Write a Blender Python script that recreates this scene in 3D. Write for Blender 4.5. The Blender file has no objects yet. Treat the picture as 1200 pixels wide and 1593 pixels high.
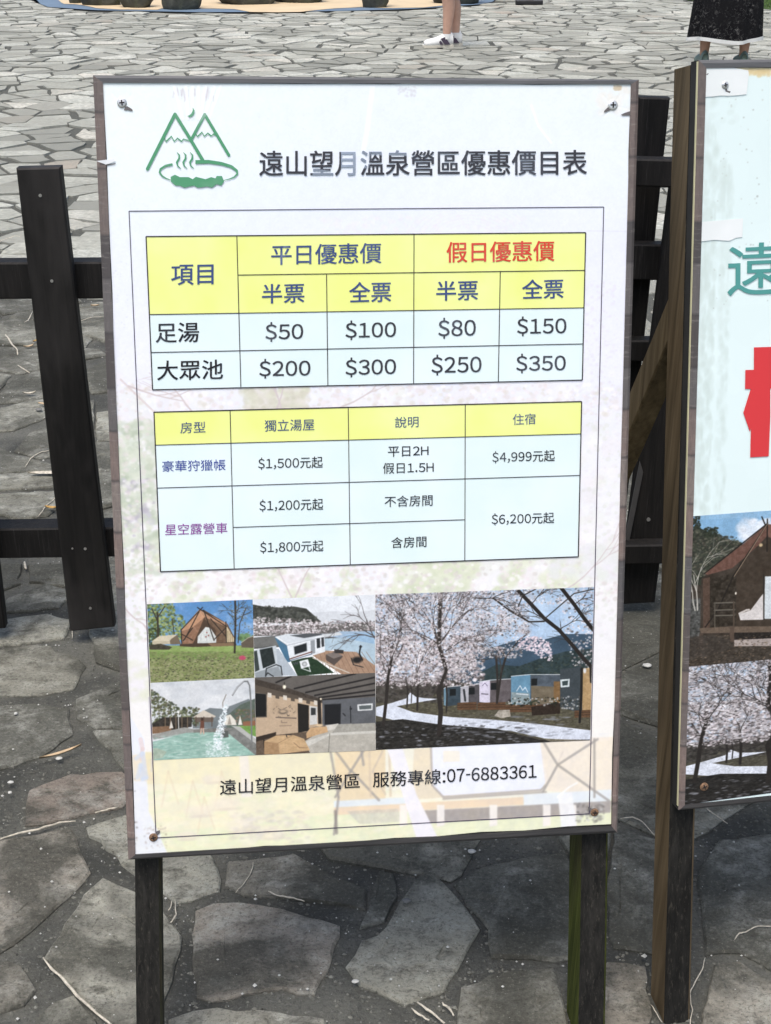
import bpy, math, random
import numpy as np
R = math.radians
random.seed(7); rng = np.random.default_rng(7)
SC = bpy.context.scene; COL = SC.collection

# ---------------------------------------------------------------- camera
CAM_H, CAM_P, FPX = 1.37, R(25), 2100.0
cam = bpy.data.cameras.new('camera'); co = bpy.data.objects.new('camera', cam); COL.objects.link(co)
co.location = (0, 0, CAM_H); co.rotation_euler = (R(90) - CAM_P, 0, 0)
cam.sensor_fit = 'VERTICAL'; cam.sensor_height = 36; cam.lens = FPX / 1593 * 36
cam.clip_start = 0.02; cam.clip_end = 2000
SC.camera = co

# ---------------------------------------------------------------- light: bright overcast
w = bpy.data.worlds.new('World'); SC.world = w; w.use_nodes = True
nt = w.node_tree; bgn = nt.nodes['Background']
sky = nt.nodes.new('ShaderNodeTexSky'); sky.sky_type = 'NISHITA'; sky.sun_disc = False
SUN_EL, SUN_AZ = 70, 200        # azimuth from +Y clockwise: high, behind the camera and a little left
sky.sun_elevation = R(SUN_EL); sky.sun_rotation = R(SUN_AZ)
sky.air_density = 1.0; sky.dust_density = 4.0; sky.ozone_density = 0.6
nt.links.new(sky.outputs[0], bgn.inputs[0]); bgn.inputs[1].default_value = 0.11
sl = bpy.data.lights.new('sun', 'SUN'); sl.energy = 1.15; sl.angle = R(30); sl.color = (1, .975, .94)
so = bpy.data.objects.new('sun', sl); COL.objects.link(so)
d = np.array([math.sin(R(SUN_AZ)) * math.cos(R(SUN_EL)), math.cos(R(SUN_AZ)) * math.cos(R(SUN_EL)), math.sin(R(SUN_EL))])
from mathutils import Vector, Matrix
so.rotation_euler = Vector(d).to_track_quat('Z', 'Y').to_euler()
so.location = (-3, -6, 9)
vs = SC.view_settings; vs.view_transform = 'Standard'; vs.look = 'None'; vs.exposure = 0.88; vs.gamma = 1; vs.use_curve_mapping = False

# ---------------------------------------------------------------- rays of the surveyed view, used to place things on their real planes
FWD = np.array([0, math.cos(CAM_P), -math.sin(CAM_P)]); UP = np.array([0, math.sin(CAM_P), math.cos(CAM_P)]); RT = np.array([1., 0, 0])
EYE = np.array([0, 0, CAM_H])
def ray(px, py): return FWD + RT * ((px - 600) / FPX) + UP * ((796.5 - py) / FPX)
def on(px, py, o, n):
    r = ray(px, py); return EYE + r * (np.dot(np.array(o) - EYE, n) / np.dot(r, n))
def gnd(px, py, z=0.0): return on(px, py, (0, 0, z), np.array([0, 0, 1.]))

# ---------------------------------------------------------------- object helpers
def link(o, parent=None):
    COL.objects.link(o)
    if parent is not None: o.parent = parent
    return o
def tag(o, label=None, cat=None, group=None, kind=None):
    if label: o['label'] = label
    if cat: o['category'] = cat
    if group: o['group'] = group
    if kind: o['kind'] = kind
    return o
def empty(name, loc=(0, 0, 0)):
    o = bpy.data.objects.new(name, None); o.empty_display_size = .1; o.location = loc; return link(o)
def mesh(name, V, F, mat=None, parent=None, smooth=False, world=True):
    me = bpy.data.meshes.new(name); me.from_pydata([tuple(map(float, v)) for v in V], [], [tuple(f) for f in F]); me.update()
    if mat: me.materials.append(mat)
    if smooth: me.polygons.foreach_set('use_smooth', [True] * len(me.polygons))
    o = bpy.data.objects.new(name, me); link(o, parent)
    if parent is not None and world: o.matrix_parent_inverse = parent_inv(parent)
    return o
def parent_inv(p):
    M = Matrix.Identity(4); chain = []
    while p is not None:
        chain.append(p); p = p.parent
    for q in reversed(chain): M = M @ q.matrix_parent_inverse @ q.matrix_basis
    return M.inverted()
class MB:
    def __init__(s): s.V = []; s.F = []
    def box8(s, a, b):   # a, b: lists of 4 points (front loop, back loop)
        k = len(s.V); s.V += list(a) + list(b)
        s.F += [(k, k+1, k+2, k+3), (k+7, k+6, k+5, k+4)] + [(k+i, k+4+i, k+4+(i+1) % 4, k+(i+1) % 4) for i in range(4)]
    def plank(s, quad, dvec, bev=.002):
        """front quad (TL,TR,BR,BL) with chamfered edges, extruded by dvec"""
        q = [np.array(p, float) for p in quad]; c = sum(q) / 4; dvec = np.array(dvec, float); dn = dvec / np.linalg.norm(dvec)
        def ins(i):
            a, b, e = q[i], q[(i+1) % 4], q[i-1]
            u = (b-a) / np.linalg.norm(b-a); v = (e-a) / np.linalg.norm(e-a); return a + (u+v) * bev
        f = [ins(i) for i in range(4)]; m = [p + dn*bev for p in q]; bk = [p + dvec for p in q]
        k = len(s.V); s.V += f + m + bk
        s.F += [(k, k+3, k+2, k+1), (k+8, k+9, k+10, k+11)]
        for i in range(4):
            j = (i+1) % 4
            s.F += [(k+i, k+j, k+4+j, k+4+i), (k+4+i, k+4+j, k+8+j, k+8+i)]
    def tube(s, pts, rad, n=7, cap=True):
        pts = [np.array(p, float) for p in pts]; k = len(s.V)
        rad = rad if hasattr(rad, '__len__') else [rad]*len(pts)
        for i, p in enumerate(pts):
            t = pts[min(i+1, len(pts)-1)] - pts[max(i-1, 0)]; t = t/(np.linalg.norm(t)+1e-9)
            a = np.cross(t, [0, 0, 1.]) if abs(t[2]) < .9 else np.cross(t, [1., 0, 0]); a /= np.linalg.norm(a); b = np.cross(t, a)
            for j in range(n): s.V.append(p + rad[i]*(a*math.cos(2*math.pi*j/n) + b*math.sin(2*math.pi*j/n)))
        for i in range(len(pts)-1):
            for j in range(n): s.F.append((k+i*n+j, k+i*n+(j+1) % n, k+(i+1)*n+(j+1) % n, k+(i+1)*n+j))
        if cap: s.F += [tuple(k+j for j in range(n))[::-1], tuple(k+(len(pts)-1)*n+j for j in range(n))]
    def build(s, name, mat=None, parent=None, smooth=False):
        o = mesh(name, s.V, s.F, mat, parent, smooth); return o

# ---------------------------------------------------------------- material helpers
def mat_new(name):
    m = bpy.data.materials.new(name); m.use_nodes = True; nt = m.node_tree
    return m, nt, nt.nodes['Principled BSDF']
def N(nt, t, **kw):
    n = nt.nodes.new(t)
    for k, v in kw.items():
        if k.startswith('i_'):
            key = k[2:]; key = int(key) if key.isdigit() else key
            n.inputs[key].default_value = v
        else: setattr(n, k, v)
    return n
def ramp(nt, src, stops):
    n = nt.nodes.new('ShaderNodeValToRGB'); e = n.color_ramp.elements
    while len(e) < len(stops): e.new(.5)
    for k, (p, c) in zip(e, stops): k.position = p; k.color = (*c, 1) if len(c) == 3 else c
    nt.links.new(src, n.inputs[0]); return n
def gray(v): return (v, v, v)
def mix(nt, f, a, b, mode='MIX'):
    n = nt.nodes.new('ShaderNodeMix'); n.data_type = 'RGBA'; n.blend_type = mode
    for s, v in ((0, f), (6, a), (7, b)):
        if hasattr(v, 'default_value') or hasattr(v, 'is_linked'): nt.links.new(v, n.inputs[s])
        else: n.inputs[s].default_value = v if s == 0 else (*v, 1)
    return n.outputs[2]
def bump(nt, b, h, st, dist=.002, normal=None):
    n = N(nt, 'ShaderNodeBump'); n.inputs['Strength'].default_value = st; n.inputs['Distance'].default_value = dist
    nt.links.new(h, n.inputs['Height'])
    if normal: nt.links.new(normal, n.inputs['Normal'])
    nt.links.new(n.outputs[0], b.inputs['Normal']); return n.outputs[0]
def coords(nt, scale=(1, 1, 1), kind='Object', rot=(0, 0, 0)):
    tc = N(nt, 'ShaderNodeTexCoord'); mp = N(nt, 'ShaderNodeMapping'); mp.inputs['Scale'].default_value = scale; mp.inputs['Rotation'].default_value = rot
    nt.links.new(tc.outputs[kind], mp.inputs[0]); return mp.outputs[0]
def noise(nt, vec, scale, detail=6, rough=.6, dist=0):
    n = N(nt, 'ShaderNodeTexNoise'); n.inputs['Scale'].default_value = scale; n.inputs['Detail'].default_value = detail
    n.inputs['Roughness'].default_value = rough; n.inputs['Distortion'].default_value = dist
    if vec is not None: nt.links.new(vec, n.inputs['Vector'])
    return n.outputs['Fac']
def simple(name, col, rough=.6, var=.15, nscale=20, bumpst=.2, metal=0, spec=.5):
    m, nt, b = mat_new(name); v = coords(nt); n = noise(nt, v, nscale)
    c = ramp(nt, n, [(.3, tuple(x*(1-var) for x in col)), (.7, tuple(min(1, x*(1+var)) for x in col))])
    nt.links.new(c.outputs[0], b.inputs['Base Color']); b.inputs['Roughness'].default_value = rough; b.inputs['Metallic'].default_value = metal
    b.inputs['Specular IOR Level'].default_value = spec
    if bumpst: bump(nt, b, n, bumpst)
    return m
def wood(name, dark, light, axis_scale=(60, 60, 3), rough=.75, knots=True, blotch=None, bst=.5, worn=None, spec=.5):
    """grain runs along the world z of the timber"""
    m, nt, b = mat_new(name); v = coords(nt, axis_scale)
    n1 = noise(nt, v, 1.2, 8, .65, .4); n2 = noise(nt, coords(nt, (9, 9, 1.5)), 1.5, 5, .6)
    c = ramp(nt, n1, [(.32, dark), (.68, light)]).outputs[0]
    c = mix(nt, ramp(nt, n2, [(.4, gray(0)), (.65, gray(.6))]).outputs[0], c, tuple(x*.35 for x in dark))
    if blotch: c = mix(nt, ramp(nt, noise(nt, coords(nt, (6, 6, 2.2)), 1, 4), [(.45, gray(0)), (.62, gray(.85))]).outputs[0], c, blotch)
    if worn: c = mix(nt, ramp(nt, noise(nt, coords(nt, (300, 300, 7)), 1, 7, .8), [(.55, gray(0)), (.68, gray(.7))]).outputs[0], c, worn)
    nt.links.new(c, b.inputs['Base Color']); b.inputs['Roughness'].default_value = rough; b.inputs['Specular IOR Level'].default_value = spec
    bump(nt, b, n1, bst, .0015); return m

# ---------------------------------------------------------------- painting prints with numpy (flat print only)
def srgb(c): return tuple(x/255 for x in c)
def fbm(h, w, cell, seed, octv=4, ax=1.0):
    g = np.random.default_rng(seed); out = np.zeros((h, w)); a = 1; tot = 0
    for o in range(octv):
        ch = max(2, cell*ax/2**o); cw = max(2, cell/2**o)
        gh, gw = int(h/ch)+3, int(w/cw)+3; G = g.random((gh, gw))
        y = np.arange(h)/ch; x = np.arange(w)/cw; yi = y.astype(int); xi = x.astype(int); fy = y-yi; fx = x-xi
        fy = (fy*fy*(3-2*fy))[:, None]; fx = (fx*fx*(3-2*fx))[None]
        A = G[yi][:, xi]*(1-fx) + G[yi][:, xi+1]*fx; B = G[yi+1][:, xi]*(1-fx) + G[yi+1][:, xi+1]*fx
        out += a*(A*(1-fy)+B*fy); tot += a; a *= .55
    return out/tot
def homog(src, dst):
    A = []; b = []
    for (x, y), (u, v) in zip(src, dst):
        A.append([x, y, 1, 0, 0, 0, -u*x, -u*y]); b.append(u); A.append([0, 0, 0, x, y, 1, -v*x, -v*y]); b.append(v)
    return np.append(np.linalg.solve(np.array(A, float), np.array(b, float)), 1).reshape(3, 3)
class Pic:
    def __init__(s, quad, w, h, bg=(255, 255, 255), k=None):
        s.w, s.h = w, h; s.Hm = homog(quad, [(0, 0), (w, 0), (w, h), (0, h)])
        s.a = np.ones((h, w, 3))*np.array(bg)/255.; s.k = w/max(1e-6, abs(quad[1][0]-quad[0][0])); s.seed = 1
    def tf(s, pts):
        p = np.c_[np.array(pts, float), np.ones(len(pts))] @ s.Hm.T; return p[:, :2]/p[:, 2:]
    def _bb(s, p, m):
        x0, y0 = np.floor(p.min(0)-m).astype(int); x1, y1 = np.ceil(p.max(0)+m).astype(int)
        return max(0, x0), max(0, y0), min(s.w, x1+1), min(s.h, y1+1)
    def _app(s, bb, m, col, a, var=0, cell=6, ax=1.):
        x0, y0, x1, y1 = bb; c = np.array(col)/255.
        if var:
            s.seed += 1; n = fbm(y1-y0, x1-x0, cell, s.seed, 4, ax)[..., None]-.5; c = np.clip(c+n*2*var, 0, 1)
        m = (m*a)[..., None]; s.a[y0:y1, x0:x1] = s.a[y0:y1, x0:x1]*(1-m)+c*m
    def fill(s, pts, col, a=1., var=0, cell=6, soft=0, ax=1.):
        p = s.tf(pts); bb = s._bb(p, 1); x0, y0, x1, y1 = bb
        if x1 <= x0 or y1 <= y0: return
        acc = 0
        for oy in (.25, .75):
            for ox in (.25, .75):
                X, Y = np.meshgrid(np.arange(x0, x1)+ox, np.arange(y0, y1)+oy); ins = np.zeros(X.shape, bool)
                for i in range(len(p)):
                    (ax_, ay), (bx, by) = p[i], p[i-1]
                    if ay == by: continue
                    ins ^= ((ay > Y) != (by > Y)) & (X < (bx-ax_)*(Y-ay)/(by-ay)+ax_)
                acc = acc+ins*.25
        s._app(bb, acc, col, a, var, cell, ax)
    def line(s, pts, wd, col, a=1.):
        p = s.tf(pts); hw = max(.35, wd*s.k/2)
        for i in range(len(p)-1):
            q = p[i:i+2]; bb = s._bb(q, hw+1); x0, y0, x1, y1 = bb
            if x1 <= x0 or y1 <= y0: continue
            X, Y = np.meshgrid(np.arange(x0, x1)+.5, np.arange(y0, y1)+.5); dd = q[1]-q[0]; L = dd@dd+1e-9
            t = np.clip(((X-q[0][0])*dd[0]+(Y-q[0][1])*dd[1])/L, 0, 1)
            D = np.hypot(X-q[0][0]-t*dd[0], Y-q[0][1]-t*dd[1]); s._app(bb, np.clip(hw+.5-D, 0, 1), col, a)
    def dab(s, x, y, rx, ry, col, a=1., soft=.6):
        p = s.tf([(x, y)])[0]; rx *= s.k; ry *= s.k
        x0, x1 = max(0, int(p[0]-rx-1)), min(s.w, int(p[0]+rx+2)); y0, y1 = max(0, int(p[1]-ry-1)), min(s.h, int(p[1]+ry+2))
        if x1 <= x0 or y1 <= y0: return
        X, Y = np.meshgrid(np.arange(x0, x1)+.5, np.arange(y0, y1)+.5); D = np.hypot((X-p[0])/max(rx, .4), (Y-p[1])/max(ry, .4))
        s._app((x0, y0, x1, y1), np.clip((1.15-D)/soft, 0, 1), col, a)
    def scatter(s, n, box, r, cols, a=.8, seed=3, ay=.8, keep=None):
        g = random.Random(seed); x0, y0, x1, y1 = box
        for _ in range(n):
            x = g.uniform(x0, x1); y = g.uniform(y0, y1)
            if keep and not keep(x, y, g): continue
            rr = g.uniform(*r); s.dab(x, y, rr, rr*ay, g.choice(cols), a)
    def photographic(s, blur=1, sat=.72, noise_=.05, seed=5, gain=1., lift=0., gamma=1.):
        """soften the painted edges and add the fine tonal break-up of an offset print"""
        g = np.random.default_rng(seed)
        for k in range(blur):
            p = np.pad(s.a, ((1, 1), (1, 1), (0, 0)), mode='edge'); s.a = (p[:-2, 1:-1]+p[2:, 1:-1]+p[1:-1, :-2]+p[1:-1, 2:]+p[1:-1, 1:-1]*2)/6
        lum = s.a.mean(2, keepdims=True); s.a = lum+(s.a-lum)*sat
        n = (fbm(s.h, s.w, 5, seed, 3)-.5)*2+(fbm(s.h, s.w, 22, seed+1, 4)-.5)*1.6+g.normal(0, .25, (s.h, s.w))
        s.a = np.clip(np.clip(s.a*(1+n[..., None]*noise_*2), 0, 1)**gamma*gain+lift, 0, 1); return s
    def branch(s, x, y, ang, L, wd, col, g, depth, spread=.5, up=0):
        pts = [(x, y)]
        for i in range(4):
            ang += g.uniform(-.18, .18)+up*(-math.pi/2-ang)*.1; x += math.cos(ang)*L/4; y += math.sin(ang)*L/4; pts.append((x, y))
        for i in range(4): s.line(pts[i:i+2], wd*(1-.12*i), col)
        if depth > 0:
            for k in range(g.choice((2, 2, 3))):
                j = g.choice((2, 3, 4)); s.branch(*pts[j], ang+g.uniform(-1, 1)*spread*1.4, L*g.uniform(.6, .85), wd*.6, col, g, depth-1, spread, up)
    def image(s, name, data=False):
        im = bpy.data.images.new(name, s.w, s.h, alpha=False, float_buffer=False)
        if data: im.colorspace_settings.name = 'Non-Color'
        px = np.ones((s.h, s.w, 4), np.float32); px[..., :3] = np.clip(s.a[::-1], 0, 1); im.pixels.foreach_set(px.ravel()); im.update(); im.pack()
        return im

# ================================================================ the printed pictures (flat print)
GREENS = [(60, 84, 40), (92, 120, 48), (120, 150, 60), (40, 58, 32), (150, 172, 90)]
def paint_tent(pic, big=False):
    s = pic
    s.fill([(60, 120), (620, 120), (620, 400), (60, 400)], (96, 150, 204), var=.02, cell=60)
    for i in range(14): s.fill([(60, 130), (620, 130), (620, 150+i*18), (60, 150+i*18)], (56, 122, 196), .05)
    s.scatter(120, (400, 200, 600, 330), (6, 20), [(120, 165, 215), (160, 190, 225), (90, 140, 205)], .25, 5)
    s.scatter(60, (150, 175, 290, 250), (5, 16), [(130, 170, 220), (90, 145, 210)], .25, 6)
    s.scatter(40, (520, 320, 600, 350), (6, 14), [(110, 150, 90), (80, 110, 60)], .8, 8)
    s.scatter(900, (80, 175, 275, 350), (3, 9), [(150, 165, 80), (118, 138, 62), (92, 108, 52), (172, 184, 104), (70, 84, 44)], .75, 11,
              keep=lambda x, y, g: (x < 215 or (y > 230 and x < 278-abs(y-290)*.5)) and g.random() < .9)
    s.scatter(160, (88, 290, 150, 370), (3, 7), [(50, 60, 34), (70, 84, 44)], .8, 12)
    for x0, y0, x1, y1, wd in ((140, 372, 136, 220, 9), (136, 260, 110, 200, 5), (138, 240, 170, 190, 5), (215, 330, 205, 250, 4)): s.line([(x0, y0), (x1, y1)], wd, (58, 50, 38))
    # ground
    s.fill([(60, 372), (620, 372), (620, 600), (60, 600)], (134, 142, 84), var=.12, cell=10, ax=.5)
    s.fill([(60, 374), (620, 374), (620, 400), (60, 402)], (140, 172, 82), .8, var=.08, cell=9, ax=.4)
    s.scatter(520, (85, 400, 600, 440), (3, 9), [(122, 160, 66), (104, 140, 60), (96, 110, 58)], .6, 14, .4)
    s.scatter(1500, (80, 425, 610, 560), (2, 6), [(124, 124, 84), (88, 86, 60), (150, 146, 100), (60, 62, 44), (168, 160, 118), (116, 140, 62), (70, 88, 40)], .8, 15, .6)
    # small far tents
    s.fill([(110, 352), (145, 328), (225, 322), (246, 366), (112, 368)], (186, 172, 140), var=.06)
    s.fill([(192, 340), (228, 322), (246, 366), (196, 368)], (112, 96, 76)); s.fill([(110, 352), (145, 328), (228, 322), (200, 342), (192, 352)], (206, 192, 160))
    s.fill([(526, 360), (562, 335), (586, 328), (588, 384), (528, 382)], (96, 84, 68)); s.line([(526, 360), (560, 336), (588, 328)], 3, (190, 176, 150))
    # the tent
    s.fill([(250, 300), (330, 212), (350, 205), (462, 270), (500, 345), (500, 372), (248, 372)], (92, 66, 48), var=.08, cell=14)
    s.fill([(245, 300), (330, 205), (356, 240), (300, 292), (250, 306)], (196, 140, 100), var=.06)
    s.fill([(330, 205), (462, 270), (458, 286), (356, 240)], (178, 130, 96), var=.05)
    s.fill([(248, 305), (298, 290), (352, 244), (318, 330), (300, 366), (250, 368)], (148, 104, 76), var=.1)
    s.fill([(356, 242), (455, 286), (458, 362), (405, 362), (372, 290)], (112, 84, 62), var=.08)
    s.fill([(300, 366), (356, 250), (408, 300), (408, 362)], (78, 58, 44))
    s.fill([(322, 362), (324, 330), (360, 286), (382, 290), (410, 332), (410, 362)], (206, 210, 204), var=.06)
    s.fill([(455, 275), (497, 345), (500, 368), (458, 360)], (206, 184, 138), var=.06)
    for x in (464, 474, 484): s.line([(x, 295+(x-455)*1.2), (x+2, 364)], 3, (140, 116, 84))
    for a in (((365, 300), (366, 350)), ((340, 325), (338, 350))): s.line(a, 2, (170, 172, 170))
    for dx, dy in ((366, 312), (374, 326), (362, 332)): s.dab(dx, dy, 4, 4, (150, 70, 60))
    for p in (((322, 195), (458, 284)), ((346, 195), (246, 300)), ((330, 215), (262, 345)), ((352, 208), (400, 350)), ((246, 296), (250, 372)), ((455, 262), (458, 372)), ((384, 248), (455, 330)), ((400, 345), (455, 290)), ((256, 350), (300, 290)), ((250, 320), (300, 348))):
        s.line(p, 4.5, (48, 38, 32))
    s.fill([(240, 366), (500, 356), (505, 372), (300, 380), (240, 376)], (74, 56, 42))
    s.fill([(370, 362), (490, 360), (500, 374), (390, 378)], (130, 100, 70)); s.fill([(96, 372), (150, 364), (205, 380), (190, 392), (100, 392)], (66, 60, 46), var=.1)
    g = random.Random(4); s.line([(498, 158), (500, 250), (496, 405)], 9, (52, 44, 36)); s.line([(512, 360), (520, 270), (548, 200)], 4, (56, 48, 40))
    for a in (-2.4, -2.0, -1.2, -.8, -.6): s.branch(505, g.uniform(200, 320), a, 46, 3, (60, 52, 42), g, 2)
    s.scatter(120, (470, 165, 580, 320), (2, 5), [(84, 80, 60), (110, 104, 76)], .6, 19)
    for k in range(6): s.dab(532+9*math.cos(k), 430+6*math.sin(k), 10, 6, (206, 60, 96), .9)

def paint_pool(s):
    s.fill([(90, 500), (620, 500), (620, 940), (90, 940)], (208, 212, 214), var=.05, cell=50)
    s.scatter(160, (100, 530, 590, 660), (16, 46), [(220, 222, 222), (196, 200, 204), (176, 184, 192), (232, 232, 230)], .22, 21, .45)
    s.fill([(300, 700), (380, 664), (440, 668), (500, 645), (560, 622), (600, 640), (600, 760), (300, 760)], (112, 122, 124), var=.05, cell=18)
    s.fill([(460, 700), (520, 650), (600, 616), (600, 760), (460, 760)], (84, 98, 86), var=.06)
    s.scatter(700, (98, 575, 330, 745), (3, 9), [(66, 78, 50), (92, 100, 60), (48, 56, 40), (120, 126, 76), (78, 72, 48)], .8, 22,
              keep=lambda x, y, g: y > 575+(x-100)*.62 or (x > 225 and y > 660))
    s.fill([(105, 742), (160, 708), (296, 706), (296, 752), (105, 782)], (52, 46, 40), var=.1)
    for x in (172, 196, 222, 250, 276): s.line([(x, 708), (x, 764)], 5, (112, 92, 70))
    s.line([(233, 680), (235, 765)], 4, (206, 206, 200)); s.dab(233, 684, 5, 5, (240, 240, 230))
    s.fill([(110, 752), (200, 748), (200, 774), (110, 786)], (134, 96, 66), var=.08)
    s.scatter(90, (500, 672, 595, 740), (4, 9), [(148, 116, 98), (110, 92, 76), (92, 98, 60)], .7, 23)
    s.fill([(300, 708), (352, 674), (408, 702), (404, 708)], (206, 192, 170)); s.fill([(310, 708), (398, 708), (396, 730), (312, 730)], (104, 88, 76))
    for x in (316, 352, 390): s.line([(x, 706), (x, 750)], 4, (92, 70, 54))
    s.fill([(440, 744), (456, 700), (476, 694), (500, 722), (505, 744)], (222, 214, 196)); s.fill([(462, 742), (472, 702), (482, 742)], (160, 150, 134))
    s.fill([(512, 744), (521, 698), (532, 742)], (226, 220, 206)); s.fill([(190, 760), (200, 722), (210, 758)], (214, 206, 190))
    s.fill([(505, 748), (600, 742), (600, 800), (520, 772)], (112, 160, 64), var=.08); s.fill([(535, 728), (600, 722), (600, 746), (535, 748)], (150, 92, 62))
    s.fill([(108, 790), (260, 754), (300, 762), (320, 776), (118, 812)], (150, 150, 142), var=.07)
    s.fill([(302, 764), (470, 756), (476, 780), (304, 780)], (120, 118, 110), var=.08)
    s.fill([(110, 824), (270, 780), (470, 776), (600, 880), (600, 940), (110, 940)], (140, 184, 166), var=.1, cell=26, ax=.35)
    s.scatter(420, (115, 785, 570, 905), (5, 20), [(158, 206, 186), (96, 158, 138), (178, 216, 200), (110, 172, 150), (206, 228, 216)], .35, 24, .22)
    s.fill([(100, 860), (130, 850), (180, 868), (160, 896), (110, 908)], (168, 178, 150), .7, var=.12)
    s.fill([(466, 758), (500, 756), (600, 834), (600, 890), (468, 784)], (122, 122, 116), var=.09, cell=9); s.fill([(480, 748), (520, 750), (604, 816), (604, 838), (500, 760)], (178, 178, 170), var=.05)
    s.fill([(430, 770), (466, 770), (468, 800), (430, 806)], (84, 88, 84))
    s.fill([(338, 716), (346, 712), (352, 722), (354, 760), (334, 762)], (110, 64, 48)); s.line([(340, 760), (338, 784)], 6, (212, 168, 140)); s.line([(349, 760), (352, 784)], 6, (212, 168, 140))
    s.dab(344, 716, 7, 9, (60, 42, 34))
    s.line([(486, 604), (510, 566), (538, 540), (556, 540), (566, 560), (572, 640), (576, 820)], 7, (116, 118, 118)); s.line([(486, 602), (511, 564), (538, 538)], 3, (190, 192, 192))
    s.line([(442, 668), (440, 640), (456, 602)], 5, (150, 142, 132))
    s.scatter(700, (396, 650, 470, 860), (2, 6), [(244, 248, 250), (226, 236, 238), (200, 220, 222)], .75, 25,
              keep=lambda x, y, g: abs(x-(456-(y-650)*.24)) < 6+(y-650)*.08+g.random()*6)
    s.scatter(260, (360, 820, 470, 900), (2, 7), [(240, 246, 246), (212, 230, 226)], .5, 26, .5)

def blossoms(s, n, box, r, seed, keep=None, a=.7, ay=.8):
    s.scatter(n, box, r, [(232, 224, 224), (210, 200, 200), (246, 240, 240), (176, 164, 162), (122, 110, 108), (222, 204, 208), (92, 82, 80)], a, seed, ay, keep)

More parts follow.
